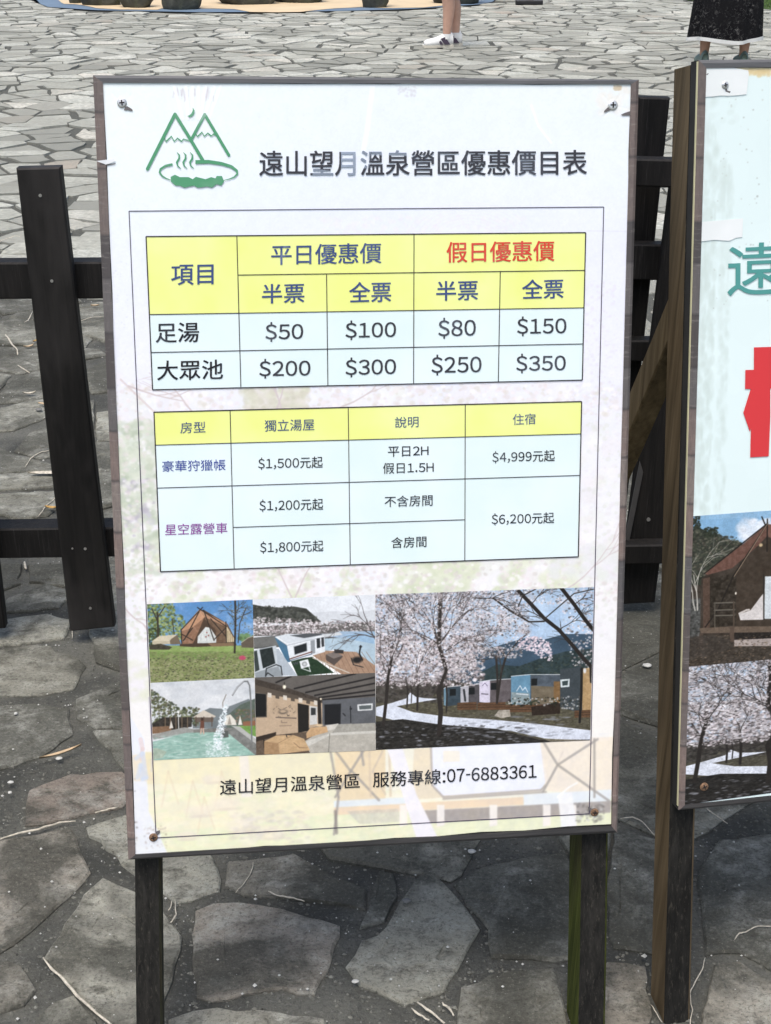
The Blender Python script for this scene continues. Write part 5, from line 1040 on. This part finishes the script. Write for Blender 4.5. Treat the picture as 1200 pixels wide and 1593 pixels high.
def scr(P):
    px = []
    for x, y in P:
        d_ = np.array([x, y, 0])-EYE; dp = d_@FWD
        if dp < .2: return 0
        px.append((min(1200, max(0, 600+FPX*(d_@RT)/dp)), min(1593, max(0, 796.5-FPX*(d_@UP)/dp))))
    return abs(area(px))
sizes = [scr(s_[0]) for s_ in stones]
# what the boards hide is not "shown large": weigh those stones down
def hidden(P):
    cx = sum(p[0] for p in P)/len(P); cy = sum(p[1] for p in P)/len(P); d_ = np.array([cx, cy, 0])-EYE; dp = d_@FWD; px, py = 600+FPX*(d_@RT)/dp, 796.5-FPX*(d_@UP)/dp
    return (165 < px < 980 and 140 < py < 1300) or (px > 1060 and 100 < py < 1245)
order = sorted(range(len(stones)), key=lambda i: -(sizes[i]*(.02 if hidden(stones[i][0]) else 1)))
def tint_attr(me, cols):
    at = me.color_attributes.new('tint', 'FLOAT_COLOR', 'POINT'); at.data.foreach_set('color', np.array(cols, np.float32).ravel())
V, F, Cc = [], [], []
for r_, i in enumerate(order):
    P, zn, t, wm, z = stones[i]; near = sum(p[1] for p in P)/len(P) < 5.5
    if r_ < 298:
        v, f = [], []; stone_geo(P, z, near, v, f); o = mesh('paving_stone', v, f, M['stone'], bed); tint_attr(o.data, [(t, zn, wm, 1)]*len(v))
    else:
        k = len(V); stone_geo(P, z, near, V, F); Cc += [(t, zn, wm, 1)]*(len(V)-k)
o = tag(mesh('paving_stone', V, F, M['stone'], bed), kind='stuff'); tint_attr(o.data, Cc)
print('stones', len(stones), 'verts', len(V))

# ---- painted floor under the boulders: blue border, sand-coloured middle
M['blue_floor'] = simple('blue_grey_floor_coating', (.13, .19, .26), .8, .12, 3); M['sand_floor'] = simple('sand_floor_coating', (.62, .49, .31), .8, .08, 3)
bl = [tuple(p[:2]) for p in FE]; z0 = .016
V = [(x, y, z0) for x, y in bl]+[(x*1.9+(0), 27+abs(x)*.2, z0) for x, y in bl]; n = len(bl)
base_floor = tag(mesh('painted_floor', V, [(i, i+1, n+i+1, n+i) for i in range(n-1)], M['blue_floor']), kind='structure')
sd = [gnd(*p, z0+.004)[:2] for p in ((96, 4), (100, 6), (118, 6.5), (135, 9), (150, 12.5), (185, 14.5), (245, 15), (252, 13), (330, 13), (365, 14), (390, 18.5), (430, 19), (467, 18.5), (497, 15), (520, 13), (560, 11), (610, 12.5), (660, 11.5), (688, 8.5), (705, 4))]
n = len(sd); V = [(x, y, z0+.004) for x, y in sd]+[(x*1.6, 25.5, z0+.004) for x, y in sd]
mesh('sand_area', V, [(i, i+1, n+i+1, n+i) for i in range(n-1)], M['sand_floor'], base_floor)

# ---- lawn at the upper right with a real blade edge
m, nt, b = mat_new('grass_blade'); oi = noise(nt, coords(nt), 3, 4)
nt.links.new(ramp(nt, oi, [(.3, (.045, .09, .02)), (.7, (.12, .2, .045))]).outputs[0], b.inputs['Base Color']); b.inputs['Roughness'].default_value = .7; M['blade'] = m
V, F = [], []; g = random.Random(5)
for _ in range(26000):
    x = g.uniform(3.2, 9.5); y = g.uniform(12.5, 21)
    if not lawn_side(x, y) or y > 30: continue
    h_ = g.uniform(.03, .085); a = g.uniform(0, 6.28); w_ = .006; k = len(V); dx, dy = math.cos(a)*w_, math.sin(a)*w_; lx, ly = g.gauss(0, .025), g.gauss(0, .025)
    V += [(x-dx, y-dy, -.03), (x+dx, y+dy, -.03), (x+lx+dx*.5, y+ly+dy*.5, h_*.6), (x+lx*2, y+ly*2, h_)]; F += [(k, k+1, k+2), (k, k+2, k+3)]
tag(mesh('lawn_grass', V, F, M['blade']), 'short green grass of the lawn beyond the paving', 'grass', kind='stuff')
# raised soil sheet for the lawn
mesh_l = mesh('lawn_bed', [tuple(gnd(1030, -4)[:2])+(.012,), tuple(gnd(1200, 17)[:2])+(.012,), (14, 11, .012), (16, 30, .012), (5, 30, .012)], [(0, 1, 2, 3, 4)], M['lawn']); tag(mesh_l, kind='structure')

# ================================================================ boulders on the painted floor
def m_rock():
    m, nt, b = mat_new('boulder_rock'); v = coords(nt); n1 = noise(nt, v, 5, 9, .7, .5); n2 = noise(nt, coords(nt, (3, 3, 1)), 4, 5)
    c = ramp(nt, n1, [(.3, (.022, .022, .018)), (.55, (.06, .062, .05)), (.75, (.15, .15, .12))]).outputs[0]; c = mix(nt, ramp(nt, n2, [(.5, gray(0)), (.65, gray(.5))]).outputs[0], c, (.06, .07, .035))
    nt.links.new(c, b.inputs['Base Color']); b.inputs['Roughness'].default_value = .95; bump(nt, b, n1, .9, .02); return m
M['rock'] = m_rock()
import bmesh
def boulder(px0, px1, pyb, hgt, seed, label, squash=.8):
    cl, cr = gnd(px0, pyb, .02), gnd(px1, pyb, .02); c = (cl+cr)/2; rx = (cr[0]-cl[0])/2; ry = rx*squash
    bm = bmesh.new(); bmesh.ops.create_icosphere(bm, subdivisions=4, radius=1); g = np.random.default_rng(seed); D = g.normal(size=(9, 3)); D /= np.linalg.norm(D, axis=1)[:, None]; A = g.uniform(.72, .95, 9)
    from mathutils import noise as mn
    for v in bm.verts:
        p = np.array(v.co); s_ = 1.
        for d_, a in zip(D, A):
            t = p@d_
            if t > a*.99: p = p-d_*(t-a)*.85
        nz = mn.noise(Vector(p*1.6)+Vector((seed, 0, 0)))*.16+mn.noise(Vector(p*5)+Vector((0, seed, 0)))*.06; p = p*(1+nz)
        z = p[2]; p[2] = max(z, -.55); v.co = (p[0]*rx*1.04, p[1]*ry, (p[2]+.5)*hgt/1.45)
    me = bpy.data.meshes.new('boulder'); bm.to_mesh(me); bm.free(); me.materials.append(M['rock']); me.polygons.foreach_set('use_smooth', [True]*len(me.polygons))
    o = bpy.data.objects.new('boulder', me); link(o); o.location = (float(c[0]), float(c[1]+ry*.75), .02)
    return tag(o, label, 'boulder', 'boulders on the sand-coloured floor')
for a in ((104, 127, 5, .4, 3, 'leftmost dark boulder at the top edge, on the blue border'), (125, 186, 8.5, .5, 4, 'broad dark boulder, second from the left, at the top edge'),
          (184, 237, 12, .55, 5, 'blocky dark boulder, third from the left, standing on sand floor'), (250, 310, 14.5, .62, 6, 'black boulder with sand floor on both sides, left of the brownish pair'),
          (335, 426, 7.5, .55, 7, 'wide brownish boulder touching a similar one, left of the pair'), (424, 503, 4.5, .5, 8, 'brownish mossy boulder, right of the touching pair'),
          (563, 607, 11.5, .7, 9, 'narrow black boulder standing alone near the blue border'), (674, 750, 6, .6, 10, 'dark boulder just behind the bare-legged walker')): boulder(*a)

# ================================================================ FENCES
by = float(gnd(142, 983, .03)[1])
def vp(px, py, yy): return on(px, py, (0, yy, 0), np.array([0, 1., 0]))
def vplank(name, quad, yy, th, mat, parent, bev=.003):
    mb = MB(); mb.plank([vp(x, y, yy) for x, y in quad], (0, th, 0), bev); o = mb.build(name, mat, parent)
    return o
def nail(px, py, yy, parent, r=.0028):
    c = vp(px, py, yy); mb = MB(); n = 8
    mb.V = [c+np.array([r*math.cos(k*.785), -.0015, r*math.sin(k*.785)]) for k in range(n)]+[c+np.array([r*math.cos(k*.785), .002, r*math.sin(k*.785)]) for k in range(n)]
    mb.F = [tuple(range(n))]+[(k, (k+1) % n, n+(k+1) % n, n+k) for k in range(n)]; return mb.build('nail', M['nail'], parent)
f1 = tag(empty('barrier_fence', (-.75, by, 0)), 'black stained wooden fence panel ending just left of the price board', 'fence')
s_a = vplank('slat', [(25, 262), (93.5, 260), (178, 976), (109, 983)], by, .022, M['black_wood_worn'], f1); s_a['label'] = 'broad rubbed black slat with worn patch near its top'
vplank('slat', [(-146, 264), (-78, 262), (8, 978), (-62, 985)], by, .022, M['black_wood'], f1)
vplank('slat', [(-317, 266), (-249, 264), (-162, 981), (-233, 988)], by, .022, M['black_wood'], f1)
vplank('rail', [(-420, 411), (159.5, 408), (163, 465), (-420, 468)], by+.0225, .035, M['black_wood'], f1)
vplank('rail', [(-420, 829), (176, 821), (179, 867), (-420, 875)], by+.0225, .045, M['black_wood'], f1)
pr_ = (-375, -420)
b_ = MB(); q = [vp(-395, 258, by+.07), vp(-345, 258, by+.07)]
b_.plank([q[0], q[1], np.array([q[1][0], q[1][1], -.02]), np.array([q[0][0], q[0][1], -.02])], (0, .06, 0), .003); b_.build('fence_post', M['black_wood'], f1)
q = [vp(118, 440, by+.07), vp(150, 440, by+.07)]
for pxy in ((81, 437), (133, 853.5), (113, 853), (141, 946), (63, 304)): nail(*pxy, by, s_a, .0028 if pxy != (113, 853) else .0018)
by2 = float(gnd(993, 940, .03)[1])-.03
f2 = tag(empty('barrier_fence', (.55, by2, 0)), 'black wooden fence panel with leaning planks in the gap between the boards', 'fence')
vplank('rail', [(900, 245), (1180, 252), (1180, 296), (900, 288)], by2, .03, M['black_wood'], f2)
vplank('rail', [(880, 850), (1160, 846), (1160, 877), (880, 879)], by2, .03, M['black_wood'], f2)
vplank('plank', [(1046, 275), (1105, 275), (1019, 938), (963, 941)], by2+.0305, .024, M['black_wood'], f2)['label'] = 'wide black plank leaning behind the rails'
vplank('rail', [(900, 379), (1180, 383), (1180, 440), (900, 434)], by2+.055, .03, M['black_wood'], f2)
vplank('rail', [(900, 530), (1180, 530), (1180, 564), (900, 562)], by2+.055, .03, M['black_wood'], f2)
vplank('upright', [(994, 151), (1043, 152.5), (963, 900), (915, 900)], by2+.0855, .024, M['black_wood'], f2)
vplank('upright', [(1175, 150), (1225, 150), (1150, 900), (1100, 900)], by2+.0855, .03, M['black_wood'], f2)
vplank('batten', [(996, 718), (1001, 735), (978, 850), (970, 850)], by2+.0255, .005, simple('grey_batten', (.05, .048, .046), .7), f2, .0008)
for pxy in ((1037, 377),): nail(*pxy, by2+.055, f2)
nail(1009, 808, by2+.0305, f2, .004)

# ================================================================ litter on the paving
M['twig'] = simple('bleached_twig', (.50, .46, .37), .85, .35, 160, .6); M['leaf'] = simple('dry_leaf', (.42, .26, .08), .7, .3, 60, .3); M['leaf2'] = simple('tan_leaf', (.5, .38, .24), .7, .3, 60)
M['grit'] = simple('white_grit', (.5, .5, .46), .9, .3, 40)
TW = [('long bleached root along the joint at the left edge', [(-5, 1307), (30, 1296), (60, 1290), (92, 1279), (118, 1277)], 4.6), ('short bleached root beside the lower left edge of the price board', [(149, 1264), (165, 1260), (183, 1256)], 3.6),
      ('thick white root running diagonally to the bottom edge, left of the mossy post', [(67, 1489), (80, 1507), (98, 1522), (120, 1549), (150, 1575), (180, 1600)], 6), ('hooked pale twig right of the left board post', [(268, 1401), (266, 1412), (262, 1416)], 2.6),
      ('bent pale twig below the hooked one by the left board post', [(273, 1400), (274, 1422), (270, 1431), (265, 1435)], 3), ('thin curved twig standing out on dark ground under the price board', [(394, 1341), (392, 1355), (381, 1373), (367, 1389)], 2.4),
      ('broken whitish twig right of the curved one under the price board', [(417, 1386), (430, 1392), (440, 1394), (456, 1397), (474, 1402)], 3.6), ('white twig arching between the two boards near their lower corners', [(966, 1274), (985, 1271), (1000, 1278), (1019, 1300)], 3),
      ('white twig just under the bottom edge of the right board', [(1100, 1257), (1115, 1270), (1132, 1281)], 3), ('forked pale root at the right edge below the right board', [(1143, 1462), (1150, 1452), (1160, 1450), (1180, 1440), (1205, 1441)], 3.4),
      ('long crooked root climbing beside the right board post base', [(1097, 1490), (1092, 1510), (1080, 1530), (1073, 1545), (1077, 1570), (1074, 1596)], 2.6), ('wavy white root left of the broad slat, under the upper rail', [(-4, 494), (8, 511), (10, 522), (19, 536), (28, 545), (28, 552)], 3.4),
      ('branching white root just left of the broad slat, under the upper rail', [(10, 521), (25, 509), (45, 498), (51, 485)], 3), ('thin root right of the broad slat, under the upper rail', [(123, 499), (145, 494), (162, 493)], 1.8),
      ('short straight twig left of the broad slat below the wavy root', [(29, 568), (46, 580)], 2.6), ('crooked twig at the left edge above the upper rail', [(-3, 378), (14, 370), (22, 368), (34, 367)], 2.4),
      ('curved dusty root left of the broad slat, halfway between the rails', [(40, 726), (48, 713), (65, 703), (84, 698)], 2.4), ('curved root reaching the lower rail, beside the yellow leaf', [(59, 803), (68, 793), (73, 786), (93, 768)], 2.6),
      ('vertical wavy root left of the slat foot, below the lower rail', [(110, 924), (109, 932), (115, 947), (110, 962), (113, 992)], 3), ('stubby white chip hanging below the lower rail', [(38, 874), (41, 885)], 6),
      ('pale splinter at the bottom edge, left one of the bright cluster', [(640, 1568), (652, 1578), (668, 1587)], 5), ('long pale splinter in the middle of the bright cluster at the bottom edge', [(650, 1559), (672, 1575), (692, 1592)], 6),
      ('pale splinter at the bottom edge, right one of the bright cluster', [(688, 1560), (698, 1568), (706, 1580)], 5), ('dry stalk at the foot of the right board post, pointing left', [(1012, 1562), (1022, 1577), (1030, 1590)], 2.2)]
for i, (lb, pts, wd) in enumerate(TW):
    sc_ = []; mb = MB(); g = random.Random(i)
    P3 = []
    for a, c in zip(pts[:-1], pts[1:]):
        for k in range(3): t = k/3; P3.append((a[0]*(1-t)+c[0]*t+g.uniform(-.8, .8), a[1]*(1-t)+c[1]*t+g.uniform(-.8, .8)))
    P3.append(pts[-1]); W3 = [gnd(x, y, .0095) for x, y in P3]; d0 = (W3[0]-EYE)@FWD; r = wd*.38/FPX*d0
    mb.tube(W3, [r*(.55+.45*math.sin(math.pi*(j+.6)/(len(W3)+.2)))*g.uniform(.75, 1.2) for j in range(len(W3))], 6)
    o = mb.build('twig', M['twig'], None, True); tag(o, lb, 'twig')
def leaf(px, py, L, a, mat, lb, wr_=.32):
    c = gnd(px, py, .014); n = 7; V = []
    for j in range(n+1):
        t = j/n; w_ = L*wr_*math.sin(math.pi*t)**.8*.5
        for s_ in (-1, 0, 1): x = (t-.5)*L; y = s_*w_; V.append((c[0]+x*math.cos(a)-y*math.sin(a), c[1]+x*math.sin(a)+y*math.cos(a), c[2]+.004*abs(s_)+.006*(t-.5)**2*4*abs(math.sin(px))))
    F = [(j*3+k, j*3+k+1, j*3+k+4, j*3+k+3) for j in range(n) for k in (0, 1)]
    return tag(mesh('dry_leaf', V, F, mat, None, True), lb, 'leaf')
leaf(81, 791, .035, -.15, M['leaf'], 'small orange leaf above the lower fence rail'); leaf(45, 540, .035, .6, M['leaf2'], 'crumpled tan leaf left of the broad slat'); leaf(56, 531, .03, 1.1, M['leaf'], 'narrow orange leaf upright beside the crumpled one')
leaf(66, 629, .03, -.5, M['leaf2'], 'tan leaf left of the slat, above the middle'); leaf(95, 1173, .075, .55, M['leaf2'], 'long thin tan leaf on dark ground beside the price board', .09); leaf(148, 476, .03, .1, M['leaf2'], 'small tan leaf touching the upper rail, right of the slat')
leaf(75, 737, .1, .05, M['twig'], 'pale striped leaf left of the slat, at mid height', .2); leaf(46, 613, .04, .2, M['twig'], 'whitish leaf scrap at the left, above the middle')
def pebble(px, py, r, lb, mat='grit', el=1.5):
    c = gnd(px, py, .010); bm = bmesh.new(); bmesh.ops.create_icosphere(bm, subdivisions=2, radius=1); g = random.Random(int(px*3+py))
    for v in bm.verts: v.co = (v.co[0]*r*el*(1+g.uniform(-.15, .15)), v.co[1]*r*(1+g.uniform(-.15, .15)), v.co[2]*r*.6)
    me = bpy.data.meshes.new('pebble'); bm.to_mesh(me); bm.free(); me.materials.append(M[mat]); o = bpy.data.objects.new('pebble', me); link(o); o.location = tuple(map(float, c+[0, 0, r*.5])); return tag(o, lb, 'pebble')
M['greystone'] = simple('grey_pebble', (.16, .16, .15), .9, .3, 40)
pebble(1007, 1037, .006, 'white chip beside the brown post of the right board'); pebble(17, 1218, .0035, 'larger white pebble at the left edge beside the reddish slab'); pebble(16, 1234, .0035, 'small white pebble below the larger one at the left edge', el=1)
pebble(25, 1111, .0035, 'round white pebble on the dark slab at the left', el=1); pebble(633, 1403, .0045, 'grey pebble on the pale slab under the price board', 'greystone'); pebble(553, 1528, .0035, 'cream pebble between slabs near the bottom edge'); pebble(61, 639, .007, 'flat grey pebble left of the broad slat', 'greystone')
pebble(92, 1181, .004, 'white seed beside the long thin leaf'); pebble(734, 1326, .0045, 'pale chip under the right part of the price board')
V, F = [], []; g = random.Random(12)
for _ in range(6000):
    y = g.uniform(.9, 5); x = g.uniform(-.34*y-.4, .34*y+.4); r = abs(g.gauss(0, .0010))+.0004; k = len(V); z = .0115 if g.random() < .6 else .004
    V += [(x+r, y, z), (x, y+r*g.uniform(.6, 1.3), z), (x-r*g.uniform(.6, 1.3), y, z), (x, y-r, z), (x, y, z+r)]; F += [(k, k+1, k+4), (k+1, k+2, k+4), (k+2, k+3, k+4), (k+3, k, k+4)]
tag(mesh('grit', V, F, M['grit']), 'tiny white grit scattered over the dark paving', 'grit', kind='stuff')

V, F = [], []; g = random.Random(21)
for _ in range(16000):
    y = .95+g.random()**1.6*2.2; x = g.uniform(-.32*y-.25, .32*y+.25); r = g.uniform(.0012, .0036); k = len(V); z = g.uniform(-.001, .0015); a = g.uniform(0, 3); e = g.uniform(.6, 1.5)
    for j in range(5): t = a+j*1.257; V.append((x+r*e*math.cos(t)*g.uniform(.8, 1.2), y+r*math.sin(t)*g.uniform(.8, 1.2), z))
    V.append((x+g.uniform(-.3, .3)*r, y, z+r*.9)); F += [(k+j, k+(j+1) % 5, k+5) for j in range(5)]
tag(mesh('gravel', V, F, M['gravel']), 'fine grey gravel lying in the joints of the near paving', 'gravel', kind='stuff')

# ================================================================ black stand on the plaza
M['blackmetal'] = simple('black_painted_metal', (.012, .012, .013), .5, .2)
c = gnd(824, 7.5, .012); st = tag(empty('stand_base', tuple(map(float, c))), 'flat black base of a pole standing on the far paving', 'stand')
def boxat(name, cx, cy, z0_, sx, sy, sz, mat, parent):
    mb = MB(); mb.plank([(cx-sx/2, cy-sy/2, z0_+sz), (cx+sx/2, cy-sy/2, z0_+sz), (cx+sx/2, cy-sy/2, z0_), (cx-sx/2, cy-sy/2, z0_)], (0, sy, 0), min(sx, sy, sz)*.15); return mb.build(name, mat, parent)
boxat('foot_plate', c[0], c[1]+.06, .012, .33, .12, .05, M['blackmetal'], st); boxat('cross_plate', c[0]+.01, c[1]+.2, .012, .12, .36, .045, M['blackmetal'], st)
mb = MB(); mb.tube([(c[0]+.02, c[1]+.16, .05), (c[0]+.02, c[1]+.16, 1.15)], .035, 12); mb.build('pole', M['blackmetal'], st, True); boxat('top_cap', c[0]+.02, c[1]+.16, 1.15, .1, .1, .03, M['blackmetal'], st)

# ================================================================ PEOPLE (only lower legs are inside the picture)
M['skin'] = simple('skin', (.55, .33, .24), .55, .06, 30, .1); M['skin2'] = simple('tanned_skin', (.36, .20, .135), .55, .06, 30, .1)
M['hair'] = simple('dark_hair', (.012, .01, .009), .5, .3, 200); M['white_cloth'] = simple('white_shoe_fabric', (.75, .75, .72), .7, .05, 60); M['sole'] = simple('cream_sole', (.62, .58, .48), .7, .08); M['plum'] = simple('dark_plum_shoe_patch', (.03, .018, .035), .6, .1)
M['teal_shoe'] = simple('grey_green_clog', (.17, .23, .20), .7, .08); M['shirt'] = simple('pale_cotton_shirt', (.5, .55, .6), .9, .06); M['shorts'] = simple('beige_shorts', (.3, .25, .18), .9, .08); M['blouse'] = simple('charcoal_blouse', (.03, .03, .035), .9, .1)
m, nt, b = mat_new('black_floral_skirt'); v = coords(nt); n1 = noise(nt, v, 34, 6, .75, 1.5); n2 = noise(nt, v, 7, 3)
c1 = ramp(nt, n1, [(.51, (.006, .006, .007)), (.58, (.05, .05, .05)), (.68, (.26, .25, .23))]).outputs[0]; c1 = mix(nt, ramp(nt, n2, [(.42, gray(.9)), (.6, gray(0))]).outputs[0], c1, (.010, .010, .011))
nt.links.new(c1, b.inputs['Base Color']); b.inputs['Roughness'].default_value = .95; b.inputs['Specular IOR Level'].default_value = .1; bump(nt, b, n1, .2); M['skirt'] = m
def person(foot, face, skin, stance=.16, step=0., label='', hgt=1.63, parts=None):
    """foot: point between the heels; face: heading angle of the chest (0 = +X)"""
    fx, fy = math.cos(face), math.sin(face); lx, ly = -fy, fx      # forward, left
    def W(f, l, z): return (foot[0]+fx*f+lx*l, foot[1]+fy*f+ly*l, foot[2]+z)
    s = hgt/1.63; root = tag(empty('person', tuple(map(float, foot))), label, 'person'); V, E, Rr = [], [], []
    def add(p, r, par=None): V.append(p); Rr.append(r); (E.append((par, len(V)-1)) if par is not None else None); return len(V)-1
    pel = add(W(0, 0, .9*s), .115); ch = add(W(.0, 0, 1.1*s), .105, pel); c2 = add(W(0, 0, 1.28*s), .12, ch); nk = add(W(0, 0, 1.4*s), .05, c2); hd = add(W(.02, 0, 1.5*s), .075, nk); ht = add(W(.02, 0, 1.58*s), .07, hd); ank = []
    for sd_ in (1, -1):
        st_ = step*sd_; hp = add(W(0, sd_*.085, .84*s), .085, pel); kn = add(W(st_*.5+.02, sd_*(stance*.5+.01), .47*s), .064, hp); cf = add(W(st_*.75-.015, sd_*stance*.5, .34*s), .062, kn); an = add(W(st_-.01, sd_*stance*.5, .1*s), .038, cf)
        hl = add(W(st_-.015, sd_*stance*.5, .045), .034, an); bl_ = add(W(st_+.13, sd_*(stance*.5+.01), .03), .03, hl); add(W(st_+.18, sd_*(stance*.5+.012), .025), .02, bl_); ank.append((st_, sd_*stance*.5))
        sh = add(W(0, sd_*.17, 1.33*s), .05, c2); el = add(W(-.03, sd_*.23, 1.06*s), .038, sh); wr_ = add(W(.06, sd_*.25, .84*s), .025, el); pm = add(W(.08, sd_*.25, .77*s), .03, wr_)
        for k in range(4): f1_ = add(W(.06+.018*k, sd_*.255, .71*s), .0085, pm); add(W(.07+.018*k, sd_*.245, (.675-.004*abs(k-1.5))*s), .007, f1_)
        t1 = add(W(.115, sd_*.245, .755*s), .01, pm); add(W(.13, sd_*.24, .72*s), .008, t1)
    me = bpy.data.meshes.new('b'); me.from_pydata(V, E, []); o = bpy.data.objects.new('b', me); COL.objects.link(o); o.modifiers.new('skin', 'SKIN'); sv = me.skin_vertices[0].data
    for k, r in enumerate(Rr): sv[k].radius = (r, r)
    sv[0].use_root = True; ss = o.modifiers.new('sub', 'SUBSURF'); ss.levels = 2; ss.render_levels = 2
    dg = bpy.context.evaluated_depsgraph_get(); dg.update(); m2 = bpy.data.meshes.new_from_object(o.evaluated_get(dg)); bpy.data.objects.remove(o)
    m2.materials.clear(); m2.materials.append(skin); m2.polygons.foreach_set('use_smooth', [True]*len(m2.polygons)); m2.name = 'body'
    body = bpy.data.objects.new('body', m2); link(body, root); body.matrix_parent_inverse = parent_inv(root)
    def blob(name, c0, sx, sy, sz, mat, par=body, zmin=-9):
        bm = bmesh.new(); bmesh.ops.create_uvsphere(bm, u_segments=20, v_segments=12, radius=1); vs_ = []
        for v_ in bm.verts: q_ = (max(v_.co[2], zmin)); vs_.append(W(c0[0]+v_.co[0]*sx, c0[1]+v_.co[1]*sy, c0[2]+q_*sz))
        fs = [tuple(x.index for x in f_.verts) for f_ in bm.faces]; bm.free(); return mesh(name, vs_, fs, mat, par, True)
    blob('hair', (-.005, 0, 1.56*s), .105, .092, .10, M['hair'], zmin=-.75); blob('nose', (.105, 0, 1.515*s), .016, .011, .018, skin); blob('mouth', (.092, 0, 1.475*s), .006, .02, .006, M['plum'])
    for sd_ in (1, -1): blob('ear', (.01, sd_*.085, 1.52*s), .018, .01, .028, skin); blob('eye', (.092, sd_*.03, 1.54*s), .006, .012, .007, M['hair'])
    return root, body, W, ank, s
def loft(name, W, rings, mat, par, n=28, wob=0., seed=0, close=False):
    """rings: (z, forward offset, half depth, half width)"""
    V, F = [], []; g = random.Random(seed)
    for i, (z, f, a, c_) in enumerate(rings):
        for j in range(n):
            t = 2*math.pi*j/n; q = max(0, 1-(z-.2)/.7); k = 1+wob*q*math.sin(7*t+seed)+wob*.5*q*math.sin(11*t+2); V.append(W(f+a*math.cos(t)*k, c_*math.sin(t)*k, z+(.012*math.sin(3*t+1) if wob and z < .25 else 0)))
    for i in range(len(rings)-1):
        for j in range(n): F.append((i*n+j, i*n+(j+1) % n, (i+1)*n+(j+1) % n, (i+1)*n+j))
    return mesh(name, V, F, mat, par, True)
def shoe(W, f, l, body, kind):
    n = 9; prof = [(-.065, .028, .07, .0), (-.05, .036, .088, 0), (-.01, .038, .085, 0), (.03, .040, .075, 0), (.08, .044, .058, .004), (.13, .048, .048, .006), (.17, .042, .04, .006), (.195, .026, .028, .003)]
    def side(z0_, hscale, wid, mat, name):
        V, F = [], []
        for (a, w_, h_, o_) in prof:
            for t in range(n): th = math.pi*t/(n-1); V.append(W(f+a*1.05, l+o_*.5+w_*wid*math.cos(th), z0_+max(0.0, 1.25*h_*hscale*math.sin(th)**.7)))
        for i in range(len(prof)-1):
            for t in range(n-1): F.append((i*n+t, i*n+t+1, (i+1)*n+t+1, (i+1)*n+t))
            F.append((i*n+n-1, i*n, (i+1)*n, (i+1)*n+n-1))
        F += [tuple(range(n)), tuple(range((len(prof)-1)*n, len(prof)*n))[::-1]]; return mesh(name, V, F, mat, body, True)
    up = side(.018, 1., 1., M['teal_shoe'] if kind == 'clog' else M['white_cloth'], 'shoe'); 
    V, F = [], []; out = [(a*1.09-.002, w_*1.1) for a, w_, h_, o_ in prof]; loop = [(a, w_) for a, w_ in out]+[(a, -w_) for a, w_ in out[::-1]]
    for z in (0, .02): V += [W(f+a, l+w_, z) for a, w_ in loop]
    k = len(loop); F = [tuple(range(k))[::-1], tuple(range(k, 2*k))]+[(j, (j+1) % k, k+(j+1) % k, k+j) for j in range(k)]; mesh('sole', V, F, M['sole'], body)
    if kind == 'trainer':
        for sg in (1, -1):
            yy = lambda a, z: W(f+a, l+sg*(.052-max(0, z-.026)*.32), z)
            mesh('side_patch', [yy(-.035, .026), yy(.02, .026), yy(.055, .075), yy(.01, .09)], [(0, 1, 2, 3)], M['plum'], body); mesh('side_patch', [yy(.03, .026), yy(.06, .026), yy(.07, .05), yy(.055, .062)], [(0, 1, 2, 3)], M['plum'], body)
        mesh('sock', *(lambda V_: (V_, [(j, (j+1) % 12, 12+(j+1) % 12, 12+j) for j in range(12)]))([W(f-.012+r_*math.cos(j*math.pi/6), l+r_*math.sin(j*math.pi/6), z) for r_, z in ((.043, .07), (.039, .115)) for j in range(12)]), M['white_cloth'], body, True)
ft = gnd(700, 72, .012); r1_, body, W, ank, s = person(ft, R(192), M['skin'], .10, .055, 'bare-legged person in white trainers with a dark side patch, facing left')
for f, l in ank: shoe(W, f, l, body, 'trainer')
loft('shorts', W, [(.56, 0, .16, .19), (.75, 0, .165, .19), (.95, 0, .14, .17)], M['shorts'], body); loft('shirt', W, [(.86, 0, .15, .19), (1.1, 0, .13, .17), (1.32, 0, .125, .19), (1.39, 0, .07, .1)], M['shirt'], body)
ft = gnd(1124, 103, .012); r2_, body, W, ank, s = person(ft, R(88), M['skin2'], .31, .02, 'person in long black floral skirt with white hem, seen from behind')
for f, l in ank: shoe(W, f, l, body, 'clog')
loft('skirt', W, [(.212, 0, .2, .285), (.24, 0, .2, .285), (.5, 0, .185, .27), (.75, 0, .165, .23), (.93, 0, .13, .175), (1.0, 0, .11, .15)], M['skirt'], body, 60, .07, 3); loft('hem_trim', W, [(.200, 0, .204, .289), (.228, 0, .206, .291)], M['white_cloth'], body, 60, .07, 3)
loft('blouse', W, [(.95, 0, .13, .17), (1.1, 0, .125, .165), (1.32, 0, .125, .19), (1.39, 0, .07, .1)], M['blouse'], body)
ft = gnd(768, -1, .012); r3_, body, W, ank, s = person(ft, R(200), M['skin'], .14, .25, 'distant person with one white shoe showing at the top edge, beside the black stand')
for f, l in ank: shoe(W, f, l, body, 'plain')
loft('shorts', W, [(.5, 0, .16, .19), (.75, 0, .165, .19), (.95, 0, .14, .17)], M['shorts'], body); loft('shirt', W, [(.86, 0, .15, .19), (1.1, 0, .13, .17), (1.32, 0, .125, .19), (1.39, 0, .07, .1)], M['white_cloth'], body)
ft = gnd(1196, -3, .012); r4_, body, W, ank, s = person(ft, R(200), M['skin'], .14, .1, 'person standing on the grass, only a pale shoe visible at the top right corner')
for f, l in ank: shoe(W, f, l, body, 'plain')
loft('trousers', W, [(.5, 0, .16, .19), (.75, 0, .165, .19), (.95, 0, .14, .17)], M['blouse'], body); loft('shirt', W, [(.86, 0, .15, .19), (1.1, 0, .13, .17), (1.32, 0, .125, .19), (1.39, 0, .07, .1)], M['shirt'], body)
